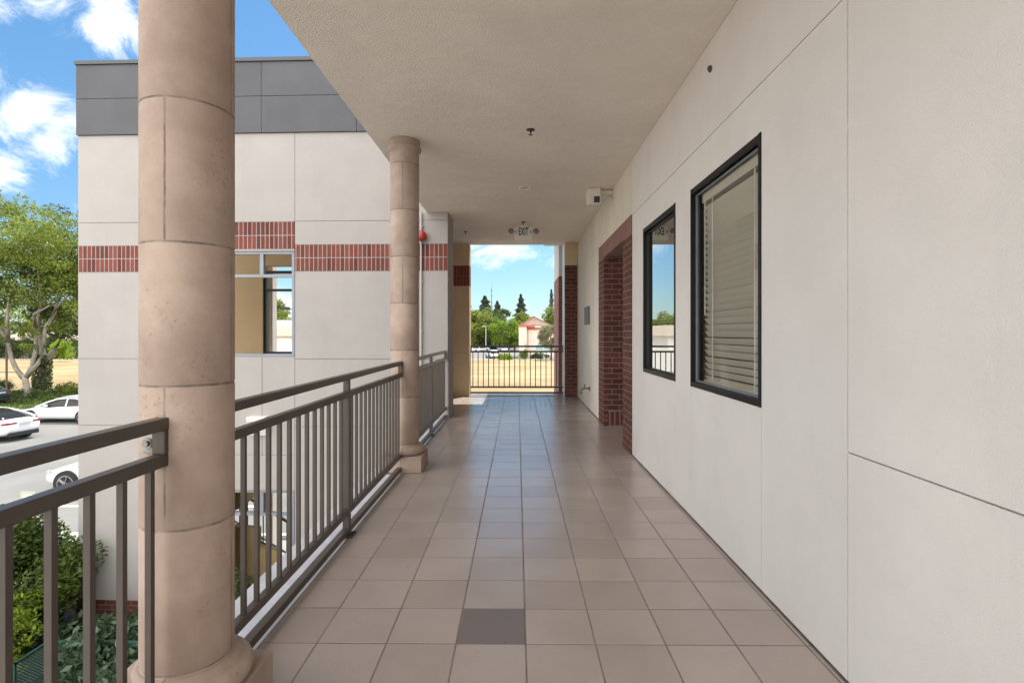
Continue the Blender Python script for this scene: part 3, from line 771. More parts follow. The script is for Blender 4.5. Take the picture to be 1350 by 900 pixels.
# little plaster box on the facade
bx_ = MB(); a, b = fxl(328.5), fxl(353)
bx_.prism([(0, -.30), (0, .02), (-.13, .02), (-.13, -.05), (-.03, -.30)], 0, a, b)
o = bx_.build('wall_box', M['fixture']); o.location = (-1.13, 8.8, 0); o.rotation_euler = (0, 0, TH); o.parent = None
tag(o, 'small beige box fixed on the white facade below its window', 'wall box')
# conduit and fire bell on the facade
cdt = MB(); xx = fxl(555.5) ; cdt.tube([(xx, -.03, -1.0), (xx, -.03, 3.33)], .016, 10)
for zz in (.2, 1.4, 2.2, 3.1): cdt.box(xx - .03, xx + .03, -.034, -.002, zz, zz + .03)
o = cdt.build('conduit', M['fixture_grey'], smooth=True); o.location = (-1.13, 8.8, 0); o.rotation_euler = (0, 0, TH)
tag(o, 'thin white vertical conduit on the facade beside the middle column', 'conduit')
bell = empty('fire_bell', (-1.13, 8.8, 0), 'round red fire alarm bell on the facade above the brick band', 'fire bell', rz=TH)
xx = fxl(556.5); zz = Z_at(311, 8.75)
s = MB(); s.tube([(xx, -.046, zz), (xx, -.075, zz), (xx, -.10, zz), (xx, -.125, zz), (xx, -.137, zz)], [.075, .088, .086, .06, .02], 24); s.build('gong', M['red'], bell, smooth=True)
s = MB(); s.box(xx - .055, xx + .055, -.046, -.012, zz - .055, zz + .055); s.build('back_box', M['red'], bell, bevel=.004)

# ------------------------------------------------------------------ ceiling and wall fittings
def text_mesh(body, size, extrude, mat, parent, name, loc, rot, sx=1.0, bold=0.0):
    cu = bpy.data.curves.new('lettering', 'FONT'); cu.body = body; cu.size = size; cu.extrude = extrude; cu.align_x = 'CENTER'; cu.align_y = 'CENTER'; cu.offset = bold
    o = bpy.data.objects.new('tmp', cu); COL.objects.link(o)
    bpy.context.view_layer.update()
    me = bpy.data.meshes.new_from_object(o.evaluated_get(bpy.context.evaluated_depsgraph_get()))
    bpy.data.objects.remove(o); me.name = name
    q = bpy.data.objects.new(name, me); COL.objects.link(q); q.parent = parent; q.location = loc; q.rotation_euler = rot; q.scale = (sx, 1, 1)
    me.materials.clear(); me.materials.append(mat); return q


EY = 9.9; ex = X_at(690, EY)
es = empty('exit_sign', (ex, EY, CZ), 'exit sign with two emergency lamp heads hanging under the ceiling', 'exit sign')
s = MB(); s.box(-.165, .165, -.03, .03, -.275, -.035); s.build('housing', M['fixture'], es, bevel=.008)
s = MB(); s.box(-.06, .06, -.045, .045, -.036, -.002); s.build('canopy', M['fixture'], es, bevel=.004)
text_mesh('EXIT', .19, .002, M['sign_green'], es, 'lettering', (0, -.0325, -.125), (R(90), 0, 0), .46, .0046)
for sg in (-1, 1):
    s = MB(); x = sg * .132
    s.bar((x + sg * .015, -.033, -.125), (x - sg * .012, -.033, -.098), .004, .012); s.bar((x + sg * .015, -.033, -.125), (x - sg * .012, -.033, -.152), .004, .012)
    s.build('chevron', M['sign_green'], es)
    s = MB(); cx = sg * .228
    s.tube([(cx, -.075, -.12), (cx, -.06, -.12), (cx, .01, -.115), (cx, .035, -.11)], [.060, .064, .058, .035], 20)
    lh = s.build('lamp_head', M['fixture'], es, smooth=True)
    s = MB(); s.tube([(cx, -.0745, -.12), (cx, -.078, -.12)], [.056, .05], 20); s.build('lens', M['lamp_glass'], lh, smooth=True)
    s = MB(); s.tube([(sg * .165, 0, -.11), (sg * .185, 0, -.11)], .018, 10); s.build('swivel', M['fixture'], es)

LYY = 7.35; rl = empty('recessed_light', (X_at(692, LYY), LYY, CZ), 'round white recessed light in the ceiling before the exit sign', 'light')
s = MB(); s.lathe([(.095, -.001), (.095, -.006), (.088, -.010), (.070, -.008), (.066, -.001)], 36); s.build('trim_ring', M['white_paint'], rl, smooth=True)
s = MB(); s.lathe([(.064, -.0015), (.050, -.005), (.0, -.006)], 30, caps=False); s.build('lens', M['lamp_glass'], rl, smooth=True)
for (u, v, lab) in ((699.5, 171, 'dark sprinkler head in the ceiling nearest the camera'), (690, 292.5, 'dark sprinkler head just in front of the exit sign'), (613.5, 305, 'dark sprinkler head above the far left pier')):
    Y = 716 * (CZ - CAMZ) / (439 - v)
    sp_ = empty('sprinkler', (X_at(u, Y), Y, CZ), lab, 'sprinkler', 'ceiling sprinklers')
    s = MB(); s.lathe([(.042, -.001), (.040, -.006), (.022, -.010), (.0, -.010)], 24, caps=False); s.build('escutcheon', M['plaque'], sp_, smooth=True)
    s = MB(); s.lathe([(.010, -.010), (.010, -.030), (.004, -.032), (.004, -.048), (.020, -.050), (.020, -.053), (.0, -.054)], 16, caps=False); s.build('nozzle', M['plaque'], sp_, smooth=True)

CYY = 7.43; cb = empty('security_camera', (X_at(782, CYY), CYY, CZ), 'ivory box camera with a dark window bracketed to the wall at the ceiling', 'camera')
s = MB(); s.prism([(-.10, -.005), (.16, -.005), (.16, -.10), (.02, -.225), (-.10, -.225)], 0, -.085, .085); s.build('housing', M['fixture'], cb, bevel=.008)
s = MB(); s.box(-.005, .072, -.104, -.098, -.205, -.12); s.build('lens_window', M['fixture_dark'], cb)
s = MB(); s.box(.086, WX - X_at(782, CYY) - .001, .0, .08, -.07, -.01); s.build('bracket', M['fixture'], cb, bevel=.004)
pk = empty('wall_sensor', (WX, 3.66, 3.15), 'small dark oval sensor high on the white plaster wall', 'sensor')
s = MB(); s.tube([(-.001, 0, 0), (-.012, 0, -.002), (-.017, 0, -.006)], [.024, .022, .012], 18); s.build('cover', M['fixture_dark'], pk, smooth=True)
pq = empty('plaque', (WX, 10.08, 1.70), 'dark bronze plaque on the plaster wall beyond the brick doorway', 'plaque')
s = MB(); s.box(-.018, -.001, -.32, .32, -.165, .165); s.build('plate', M['plaque'], pq, bevel=.004)
s = MB()
for a in (-.315, .297): s.box(-.0205, -.0185, a, a + .018, -.16, .16)
for i, hw in enumerate((.20, .24, .15, .22, .18)): s.box(-.0205, -.0185, -hw, hw, .10 - i * .05, .112 - i * .05)
s.build('relief', M['plaque_hi'], pq)
fc = empty('hose_tap', (WX, 9.72, .39), 'weathered brass hose tap low on the wall beyond the doorway', 'tap')
s = MB(); s.tube([(-.001, 0, 0), (-.012, 0, 0)], .045, 16); s.tube([(0, 0, 0), (-.11, 0, .005), (-.15, 0, -.02), (-.165, 0, -.07)], [.016, .018, .016, .018], 12); s.tube([(-.165, 0, -.068), (-.165, 0, -.10)], .023, 12); s.build('spout', M['brass'], fc, smooth=True)
s = MB(); s.tube([(-.095, 0, .0), (-.095, 0, .06)], .009, 8); s.tube([(-.095, -.045, .062), (-.095, 0, .066), (-.095, .045, .062)], [.012, .015, .012], 10); s.build('handle', M['brass'], fc, smooth=True)

# ------------------------------------------------------------------ vegetation
def leaves(name, pts, size, mat, parent=None, up=0.35, aspect=.5, outward=None):
    """one mesh of small rhombic leaves"""
    n = len(pts); pts = np.asarray(pts)
    nrm = rng.normal(size=(n, 3)); nrm[:, 2] += up * 2
    nrm /= np.linalg.norm(nrm, axis=1)[:, None]
    ax = rng.normal(size=(n, 3)); ax -= (ax * nrm).sum(1)[:, None] * nrm; ax /= np.linalg.norm(ax, axis=1)[:, None]
    bx2 = np.cross(nrm, ax); sz = size * rng.uniform(.6, 1.35, n)[:, None]
    fold = nrm * sz * .12
    v = np.stack([pts - ax * sz * .5, pts + bx2 * sz * aspect * .5 - fold, pts + ax * sz * .5, pts - bx2 * sz * aspect * .5 - fold], 1).reshape(-1, 3)
    me = bpy.data.meshes.new(name); me.vertices.add(4 * n); me.vertices.foreach_set('co', v.ravel())
    me.loops.add(4 * n); me.loops.foreach_set('vertex_index', np.arange(4 * n))
    me.polygons.add(n); me.polygons.foreach_set('loop_start', np.arange(n) * 4); me.polygons.foreach_set('loop_total', np.full(n, 4))
    me.update(); me.validate(); me.materials.append(mat)
    o = bpy.data.objects.new(name, me); COL.objects.link(o)
    if parent: o.parent = parent
    return o


def clumps(centers, radii, n_each, flat=.75):
    out = []
    for c, r in zip(centers, radii):
        k_ = max(8, int(n_each * (r ** 2)))
        d = rng.normal(size=(k_, 3)); d /= np.linalg.norm(d, axis=1)[:, None]
        rad = r * rng.uniform(.25, 1.0, k_) ** .55
        q = d * rad[:, None]; q[:, 2] *= flat
        out.append(np.asarray(c) + q)
    return np.concatenate(out)


def crown_centers(rx, ry, rz, n, hollow=.35, lump=.0):
    out = []
    while len(out) < n:
        d = rng.normal(size=3); d /= np.linalg.norm(d)
        r = rng.uniform(hollow, 1.0) ** .6
        q = d * r * np.array([rx, ry, rz]) * (1 + lump * math.sin(5 * d[0] + 3 * d[2]) * math.cos(4 * d[1]))
        if d[2] < -.55 and rng.random() < .6: continue
        out.append(q)
    return np.array(out)


def tree(name, label, X, Y, h, rx, rz_, cz, leaf, lsize, nclump=26, cr=1.0, dens=170, trunk=None, bark='bark_dark', tr=.25, group='trees beyond the field', up=.35, base=None):
    r = empty(name, (X, Y, GZ if base is None else base), label, 'tree', group)
    c = crown_centers(rx, rx, rz_, nclump, .45, .15); c[:, 2] += cz
    rad = rng.uniform(.65, 1.3, nclump) * cr
    pts = clumps(c, rad, dens)
    leaves('crown', pts, lsize, M[leaf], r, up)
    s = MB(); top = Vector((rng.uniform(-.3, .3), 0, cz))
    s.tube([(0, 0, -.1), (0.05, 0, .25 * cz), tuple(top * .7), tuple(top)], [tr * 1.3, tr, tr * .75, tr * .4], 10)
    for i in range(0, nclump, 2):
        q = Vector(c[i]); st_ = Vector((0, 0, cz * rng.uniform(.45, .8)))
        mid = (st_ + q) / 2 + Vector((0, 0, -.25)); s.tube([st_, mid, q], [tr * .42, tr * .26, tr * .08], 6)
    s.build('trunk', M[bark], r, smooth='all')
    return r


def conifer(name, label, X, Y, h, rad, leaf='leaf_d', lsize=.5, n=2600, group='trees beyond the field', pw=1.0, bare=.12):
    r = empty(name, (X, Y, GZ), label, 'tree', group)
    zz = rng.uniform(bare, 1, n) ** 1.0; an = rng.uniform(0, 2 * PI, n)
    tier = .70 + .30 * np.cos(zz * 2 * PI * 11) + .25 * np.sin(3 * an + 9 * zz)
    rr_ = rad * (1 - zz) ** pw * tier * rng.uniform(.25, 1, n) ** .5 + .06
    pts = np.stack([rr_ * np.cos(an), rr_ * np.sin(an), zz * h - rr_ * .25], 1)
    leaves('crown', pts, lsize, M[leaf], r, .2, .4)
    s = MB(); s.tube([(0, 0, -.1), (0, 0, h * .5), (0, 0, h * .98)], [h * .014, h * .009, .03], 8); s.build('trunk', M['bark_dark'], r)
    return r


# --- the two big pale-barked trees by the street at the left
t1 = empty('shade_tree', (-37.4, 41.0, GZ + .1), 'big spreading tree with forked pale trunk on the lawn by the street', 'tree', 'trees on the street lawn')
c = crown_centers(6.6, 5.0, 4.9, 105, .30, .38); c[:, 2] += 9.0; c[:, 0] += -.2
c = np.array([q for q in c if q[2] > 4.9])
pts = clumps(c, rng.uniform(.7, 1.8, len(c)), 175, .55)
spr = np.stack([rng.uniform(-6, 6.5, 46), rng.uniform(-3, 3, 46), np.zeros(46)], 1)
spr[:, 2] = 9.0 + 4.9 * np.sqrt(np.maximum(0, 1 - (spr[:, 0] / 7.2) ** 2)) + rng.uniform(-.2, 1.0, 46)
pts = np.concatenate([pts, clumps(spr, rng.uniform(.35, .7, 46), 190, 1.1)])
low = clumps([(-2.4, -1.5, 4.3), (-.9, -2.0, 4.6), (1.5, -1.6, 4.9), (-3.2, -.5, 5.1), (3.2, -.6, 5.3), (.4, -1.2, 5.4), (2.1, -2.2, 3.9)], [.9, .8, .8, .9, .9, .8, .6], 300, .5)
leaves('crown', np.concatenate([pts, low]), .23, M['leaf_a'], t1, .45)
s = MB()
s.tube([(.2, 0, -.25), (.1, 0, .35), (-.05, 0, 1.2), (-.15, 0, 1.75)], [.36, .24, .20, .20], 14)
s.tube([(-.2, 0, 1.45), (-.75, 0, 2.1), (-1.25, .1, 3.0), (-1.6, .2, 4.2), (-2.6, .3, 5.6), (-3.6, .3, 7.2)], [.19, .17, .15, .12, .09, .05], 12)
s.tube([(0, 0, 1.5), (.35, .1, 2.4), (.55, .2, 3.6), (.45, .3, 5.2), (.9, .3, 7.5), (.6, .3, 9.8)], [.17, .15, .13, .11, .08, .04], 12)
s.tube([(.15, -.05, 1.6), (1.0, -.1, 2.6), (1.45, -.1, 4.0), (1.55, -.1, 5.4), (2.2, 0, 6.6), (3.3, 0, 7.8)], [.15, .14, .12, .10, .08, .04], 12)
s.tube([(1.55, -.1, 5.2), (1.9, .4, 6.5), (2.0, .6, 8.6)], [.15, .1, .05], 8)
s.tube([(-1.6, .2, 4.2), (-1.2, -.3, 5.6), (-.9, -.5, 7.4)], [.17, .12, .05], 8)
s.tube([(.45, .3, 5.2), (1.4, -.9, 6.3), (3.2, -1.6, 6.9)], [.13, .1, .04], 8)
s.build('trunk', M['bark'], t1, smooth='all')
t2 = empty('shade_tree', (-40.6, 46.0, GZ + .1), 'leaning tree with ivy wrapped trunk behind the forked pale tree', 'tree', 'trees on the street lawn')
c = crown_centers(6.2, 4.6, 4.7, 90, .30, .38); c[:, 2] += 9.2; c[:, 0] += 3.2; c = c[c[:, 2] > 4.9]
pts = clumps(c, rng.uniform(.7, 1.8, len(c)), 160, .55)
low = clumps([(2.6, -1, 4.9), (4.2, -1, 5.2), (4.6, -.6, 4.2), (1.2, -.6, 5.4)], [.9, 1.0, .8, .8], 270, .5)
leaves('crown', np.concatenate([pts, low]), .23, M['leaf_c'], t2, .45)
s = MB(); s.tube([(0, 0, -.2), (0, 0, 1.5), (.1, 0, 2.8), (-.2, 0, 5), (-.3, 0, 8)], [.34, .27, .23, .16, .07], 12)
s.tube([(.1, 0, 2.2), (1.0, 0, 3.3), (2.0, 0, 5.0), (2.6, 0, 7.4), (3.4, 0, 9.3)], [.22, .20, .19, .14, .06], 12)
s.build('trunk', M['bark'], t2, smooth='all')
iv = np.stack([rng.normal(0, .22, 2600), rng.normal(0, .22, 2600), rng.uniform(0, 3.0, 2600)], 1)
d = np.linalg.norm(iv[:, :2], axis=1)[:, None]; iv[:, :2] *= (np.random.default_rng(2).uniform(.42, .72, (2600, 1)) / np.maximum(d, .02))
leaves('ivy', iv, .18, M['leaf_c'], t2, .1)
tree('street_tree', 'leafy tree at the left edge with crown cut by the photo edge', -47.5, 46, 10, 4.2, 3.2, 8.0, 'leaf_a', .26, 28, 1.2, 190, bark='bark', group='trees on the street lawn')
tree('background_tree', 'dark tree beyond the dry field behind the ivy trunk', -77, 106, 8, 5.5, 4.0, 6.8, 'leaf_c', .5, 26, 1.7, 60)
tree('background_tree', 'olive tree beyond the dry field at the far left', -92, 108, 9, 6, 4.5, 7.2, 'leaf_a', .5, 26, 1.8, 60)

def shrub(name, label, loc, rx, ry, rz_, leaf, lsize, ncl, cr, dens, cat='shrub', group=None, up=.3, aspect=.45, stems=True):
    r = empty(name, loc, label, cat, group)
    c = crown_centers(rx, ry, rz_, ncl, .3, .12); c[:, 2] += rz_ * 1.0
    c[:, 2] = np.maximum(c[:, 2], .12)
    leaves('foliage', clumps(c, rng.uniform(.7, 1.25, ncl) * cr, dens, .85), lsize, M[leaf], r, up, aspect)
    if stems:
        s = MB()
        for i in range(0, ncl, 3): s.tube([(rng.normal(0, .08), rng.normal(0, .08), -.03), tuple(c[i] * [.5, .5, .55]), tuple(c[i])], [.022, .015, .006], 6)
        s.build('stems', M['bark_dark'], r)
    return r
Yb = 8.3
shrub('nandina_shrub', 'tall feathery green shrub behind the near railing at the left', (-8.15, 8.5, GZ + .04), 1.30, 1.0, 1.06, 'leaf_nandina', .078, 95, .36, 3000)
shrub('nandina_shrub', 'yellow-green low shrub at the lower left behind the railing', (-7.35, 7.35, GZ + .04), .62, .5, .60, 'leaf_hedge', .07, 24, .26, 3000)
shrub('nandina_shrub', 'second feathery shrub left of the mesh bench', (-8.1, 7.2, GZ + .04), .9, .6, .80, 'leaf_nandina', .078, 46, .32, 3000)
shrub('leafy_shrub', 'blue-green broad leaved shrub beside the mesh bench', (-5.25, 7.35, GZ + .04), .95, .6, .46, 'leaf_rhodo', .13, 42, .29, 2100, up=.5)
shrub('leafy_shrub', 'blue-green broad leaved shrub against the brick base', (-6.3, 8.05, GZ + .04), .85, .40, .30, 'leaf_rhodo', .13, 30, .24, 2100, up=.5)
shrub('leafy_shrub', 'blue-green broad leaved shrub below the column plinth', (-4.2, 6.6, GZ + .04), .85, .7, .58, 'leaf_rhodo', .13, 40, .29, 1900, up=.5)
shrub('clipped_shrub', 'dark rounded shrub under the lower facade opening', (-3.95, 7.6, GZ + .04), .70, .4, .80, 'leaf_c', .075, 34, .26, 3300)

# lawn tufts and low ground cover on the street lawn
n = 9000
gp_ = np.stack([rng.uniform(-60, -24, n), rng.uniform(34.3, 45.2, n), np.full(n, GZ + .17)], 1)
gl = leaves('grass', gp_, .30, M['leaf_nandina'], None, -.1, .35); gl['kind'] = 'stuff'; tag(gl, 'green lawn grass under the street trees', 'grass')
shrub('low_shrub', 'low grey-green shrub on the lawn beside the ivy trunk', (-36.2, 43.6, GZ + .1), 1.5, .7, .35, 'leaf_a', .16, 16, .4, 500, stems=False)
shrub('low_shrub', 'low shrub at the foot of the forked pale trunk', (-36.6, 40.1, GZ + .1), .9, .5, .3, 'leaf_c', .14, 12, .35, 500, stems=False)
shrub('hedge', 'dark clipped hedge on the lawn at the left edge', (-43.2, 44.8, GZ + .05), 1.1, .7, .55, 'leaf_c', .15, 20, .45, 500, cat='hedge', stems=False)
shrub('sunlit_bush', 'bright yellow-green bush across the field between the trunks', (-78, 92, GZ), 2.0, 1.5, 1.9, 'leaf_hedge', .35, 20, .8, 130, cat='bush', stems=False)
shrub('far_hedge', 'long dark hedge across the far side of the dry field', (-84, 102.5, GZ), 9.5, 1.2, .95, 'leaf_c', .4, 44, 1.0, 90, cat='hedge', stems=False)

# --- view beyond the end railing
tree('broad_tree', 'broad grey-green tree at the left of the far opening', -12.9, 150, 9, 6.0, 5.2, 6.8, 'leaf_a', .60, 34, 2.0, 55)
tree('broad_tree', 'dark green tree behind the pale lamp post', -9.0, 158, 9, 5.5, 4.8, 6.6, 'leaf_c', .6, 30, 1.9, 55)
tree('broad_tree', 'bright lime tree in the middle of the far view', -3.9, 148, 8, 4.8, 3.9, 4.9, 'leaf_b', .55, 36, 1.5, 80)
tree('broad_tree', 'second bright lime tree beside the cream building', -.8, 156, 8, 3.6, 3.7, 5.0, 'leaf_b', .55, 28, 1.4, 80)
tree('broad_tree', 'olive tree with thin crown rising behind the lime trees', -8.6, 176, 12, 4.2, 4.0, 8.9, 'leaf_a', .6, 26, 1.5, 55)
tree('broad_tree', 'small round dark tree between the two conifers', -5.0, 190, 12, 2.4, 2.2, 11.2, 'leaf_c', .5, 14, 1.1, 80)
conifer('conifer_tree', 'dark broad conifer left of the tall mast', -12.3, 205, 19.0, 7.0, n=6500, lsize=.8, pw=.62)
conifer('conifer_tree', 'dark conifer right of the tall mast', -7.6, 205, 17.0, 5.6, n=5000, lsize=.75, pw=.7)
conifer('conifer_tree', 'tallest pointed conifer beside the cream building', 1.3, 205, 19.6, 6.6, n=7000, lsize=.75, pw=.85)
tree('broad_tree', 'olive tree under the tallest conifer', 2.0, 185, 11, 3.0, 3.2, 8.6, 'leaf_a', .6, 20, 1.3, 60)
conifer('conifer_tree', 'thin sparse conifer at the right of the far view', 12.8, 205, 21.5, 2.0, n=1500, lsize=.6, pw=.5, bare=.35)
tree('broad_tree', 'green tree behind the right end of the cream building', 12.2, 168, 12, 4.6, 4.6, 8.6, 'leaf_a', .6, 30, 1.7, 60)
tree('broad_tree', 'variegated cream and green tree in front of the cream building', 6.2, 100, 7, 2.2, 2.7, 4.3, 'leaf_e', .30, 36, .9, 210, tr=.15)
shrub('lime_bush', 'lime green rounded bush at the edge of the field by the white car', (-2.3, 100.2, GZ), 1.5, .8, .55, 'leaf_hedge', .28, 20, .55, 260, cat='bush', stems=False)
shrub('white_flower_bush', 'small green bush at the corner of the cream building', (1.25, 101.8, GZ), .75, .6, .85, 'leaf_b', .28, 14, .5, 260, cat='bush', stems=False)
shrub('box_hedge', 'dark green hedge in front of the cream building', (4.4, 103.2, GZ), 1.9, .5, .5, 'leaf_c', .26, 24, .5, 300, cat='hedge', stems=False)
shrub('lot_hedge', 'dark hedge along the far parking lot under the trees', (-9.5, 164, GZ), 11, 1.5, 1.5, 'leaf_c', .55, 70, 1.5, 55, cat='hedge', stems=False)
shrub('far_hedge', 'dark bushy mass behind the trunks at the far left', (-94, 106, GZ), 14, 2, 2.2, 'leaf_c', .45, 60, 1.6, 70, cat='hedge', stems=False)
for i, (X, Y, hh, lf, lab) in enumerate([(-120, 78, 9, 'leaf_c', 'dark street tree far out to the left beyond the parking stalls'), (-138, 92, 10, 'leaf_a', 'olive street tree far left, nearest the low brown building'),
                                         (-150, 60, 9, 'leaf_b', 'bright green street tree farthest left'), (-112, 104, 9, 'leaf_a', 'olive street tree in front of the low brown building'), (-165, 80, 10, 'leaf_c', 'dark street tree behind the farthest left one')]):
    tree('background_tree', lab, X, Y, hh, 5.0, 3.6, hh - 3, lf, .55, 24, 1.7, 55)
belt = []
for k_ in range(150):
    a_ = R(rng.uniform(18, 100)); d_ = rng.uniform(290, 360); belt.append((-math.sin(a_) * d_, math.cos(a_) * d_ , GZ + rng.uniform(2, 7)))
wb = leaves('far_wood', clumps(belt, rng.uniform(4, 8, 150), 3.2, .8), 2.2, M['leaf_c'], None, .3); wb['kind'] = 'stuff'; tag(wb, 'far belt of dark trees along the horizon at the left', 'wood')
# more trees seen through the facade window and in window reflections
for i, (u, Y, hh, lf, lab) in enumerate([(352, 112, 8.2, 'leaf_b', 'light green tree seen through the facade window'), (378, 118, 7.6, 'leaf_a', 'olive tree at the right of the facade window view'),
                                    (440, 130, 8.6, 'leaf_b', 'bright tree hidden behind the facade, mirrored in the far window'), (500, 140, 9.5, 'leaf_a', 'olive tree mirrored in the far wall window'), (560, 150, 10, 'leaf_c', 'dark tree mirrored in the far wall window')]):
    tree('background_tree', lab, X_at(u, Y), Y, hh, 4.2, 3.2, hh - 2.6, lf, .5, 24, 1.5, 65)
tree('background_tree', 'tall olive tree rising behind the white shop roof', X_at(365, 128), 128, 11, 3.4, 3.2, 9.2, 'leaf_a', .5, 22, 1.3, 65)

# ------------------------------------------------------------------ far buildings
b1 = empty('cream_building', (0.3, 108, GZ), 'cream building with red parapet cap and a gable beyond the dry field', 'building')
s = MB(); s.box(0, 1.55, 0, 6, 0, 6.25); s.box(1.9, 13, .8, 12, 0, 5.7); s.box(1.55, 1.9, 1.0, 6, 0, 6.0); s.build('wall', M['bldg_cream'], b1)
s = MB(); s.box(-.12, 1.7, -.15, 6.1, 6.252, 6.58); s.box(1.705, 13.1, .6, 1.2, 5.702, 6.1); s.box(1.705, 3.2, .2, 6, 6.102, 6.5); s.build('cap', M['roof_red'], b1)
s = MB(); s.prism([(.4, 6.585), (3.0, 8.35), (6.4, 6.585)], 1, 3.5, 11); s.build('gable', M['roof_tan'], b1)
s = MB(); s.bar((.2, 3.4, 6.6), (3.0, 3.4, 8.42), .3, .16); s.bar((6.6, 3.4, 6.6), (3.0, 3.4, 8.42), .3, .16); s.build('bargeboard', M['bldg_brick'], b1)
f = MB(); f.box(3.3, 6.6, .74, .8, 1.6, 2.75); f.box(3.3, 6.6, .75, .8, .5, 1.4); wf = f.build('window_frame', M['bldg_white'], b1)
f = MB(); f.box(3.4, 4.9, .72, .735, 1.7, 2.65); f.box(5.0, 6.5, .72, .735, 1.7, 2.65); f.build('pane', M['teal_glass'], wf)
s = MB(); s.box(1.3, 1.36, -.08, -.02, .2, 2.9); s.build('downpipe', M['bldg_brick'], b1)

b2 = empty('shop_building', (X_at(384, 70) - 7.5, 70, GZ), 'white shop with flat tan roof seen through the facade window', 'building')
s = MB(); s.box(0, 20, 0, 12, 0, 4.6); s.build('wall', M['bldg_white'], b2)
s = MB(); s.box(-.4, 20.4, -.5, 12.4, 4.602, 6.0); s.build('fascia', M['bldg_cream'], b2)
s = MB(); s.box(2, 10, 3, 8, 6.005, 6.7); s.build('roof_unit', M['bldg_white'], b2)
s = MB(); s.box(1, 19, -.04, -.002, .4, 2.4); s.build('shop_window', M['car_glass'], b2)
b3 = empty('low_building', (-110, 116, GZ), 'low reddish brown building across the far street at the left', 'building')
s = MB(); s.box(0, 50, 0, 14, 0, 3.4); s.build('wall', M['bldg_brick'], b3)
s = MB(); s.prism([(-.6, 3.405), (14.6, 3.405), (11, 5.2), (3, 5.2)], 0, -.6, 50.6); s.build('roof', M['roof_tan'], b3)
for i in range(7):
    f = MB(); f.box(3 + i * 6.5, 6 + i * 6.5, -.05, -.002, .9, 2.4); f.build('window', M['car_glass'], b3)

# ------------------------------------------------------------------ poles, signs
lp = empty('lamp_post', (X_at(640.5, 128), 128, GZ), 'pale parking lot lamp post before the dark trees', 'lamp post', 'parking lot lamp posts')
s = MB(); s.tube([(0, 0, 0), (0, 0, 6.6)], [.11, .09], 10); s.build('pole', M['pole'], lp)
s = MB(); s.box(-.9, .15, -.15, .15, 6.45, 6.62); s.build('lamp_head', M['pole'], lp, bevel=.02)
lp2 = empty('lamp_post', (X_at(390, 62), 62, GZ), 'parking lot lamp with box head seen through the facade window', 'lamp post', 'parking lot lamp posts')
s = MB(); s.tube([(0, 0, 0), (0, 0, 7.6)], [.09, .07], 10); s.build('pole', M['pole'], lp2)
s = MB(); s.box(-1.75, -.85, -.25, .25, 7.62, 7.98); s.bar((-.85, 0, 7.72), (0, 0, 7.72), .08, .1); s.build('lamp_head', M['dark_frame'], lp2, bevel=.02)
ms = MB(); ms.tube([(0, 0, 0), (0, 0, 12), (0, 0, 21.6)], [.30, .22, .12], 10); ms.tube([(0, 0, 21.5), (0, 0, 23.4)], .05, 6)
for zz in (16, 18.5, 20.5): ms.box(-.28, .28, -.28, .28, zz, zz + .5)
o = ms.build('mast', plain('mast_grey', (.16, .17, .19), .5), loc=(X_at(648, 200), 200, GZ)); tag(o, 'tall thin grey mast rising above the far trees', 'mast')
pp = MB(); pp.tube([(0, 0, 0), (0, 0, 4.2)], .07, 8); pp.bar((-.5, 0, 1.9), (1.1, 0, 1.9), .05, .06)
o = pp.build('sign_post', M['pole_brown'], loc=(X_at(2.5, 42.5), 42.5, GZ)); tag(o, 'brown post with crossbar on the lawn at the left edge', 'post')

sg = empty('parking_sign', (X_at(31, 10.1), 10.1, GZ), 'beige framed parking sign on a post behind the near railing', 'sign', rz=R(-6))
def rrect(w2, h2, r, n=5):
    out = []
    for cx, cy, a0 in ((w2 - r, h2 - r, 0), (-w2 + r, h2 - r, 90), (-w2 + r, -h2 + r, 180), (w2 - r, -h2 + r, 270)):
        out += [(cx + r * math.cos(R(a0 + 90 * i / n)), cy + r * math.sin(R(a0 + 90 * i / n))) for i in range(n + 1)]
    return out
zc = Z_at(649.5, 10.1) - GZ - .225
s = MB(); s.prism([(a, b + zc) for a, b in rrect(.152, .225, .03)], 1, -.004, .004); pn = s.build('panel', M['sign_back'], sg)
s = MB(); s.box(-.095, .095, -.0065, -.0045, zc - .12, zc + .175); s.build('white_panel', M['white_paint'], pn)
s = MB(); s.prism([(-.085, zc - .02), (.03, zc + .15), (.065, zc + .15), (.065, zc + .08), (.02, zc + .02), (.02, zc - .02)], 1, -.0085, -.0068); s.build('symbol', M['plaque'], pn)
s = MB(); s.box(-.025, .025, .005, .03, 0, zc + .2); s.build('post', M['pole'], sg)

# ------------------------------------------------------------------ green mesh bench
bn = empty('mesh_bench', (-6.28, 6.72, GZ + .05), 'green expanded metal bench among the shrubs at the lower left', 'bench')
def mesh_panel(o_, ax, ay, la, lb, step=.042, wd=.007):
    """diamond mesh in the plane ax, ay starting at o_"""
    s = MB(); o_, ax, ay = Vector(o_), Vector(ax), Vector(ay)
    for sgn in (1, -1):
        c0 = -lb if sgn > 0 else 0
        c_ = c0
        while c_ < la + (0 if sgn > 0 else lb):
            p_ = []
            # line a = c + sgn*b*1  (slope), clip to rectangle
            bs_ = sorted([0, lb] + [bb for bb in ((0 - c_) / sgn, (la - c_) / sgn) if 0 < bb < lb])
            seg = [bb for bb in bs_ if -1e-6 <= c_ + sgn * bb <= la + 1e-6]
            if len(seg) >= 2:
                a_, b_ = seg[0], seg[-1]
                s.bar(o_ + ax * (c_ + sgn * a_) + ay * a_, o_ + ax * (c_ + sgn * b_) + ay * b_, wd, wd)
            c_ += step
    return s
L_ = 1.45
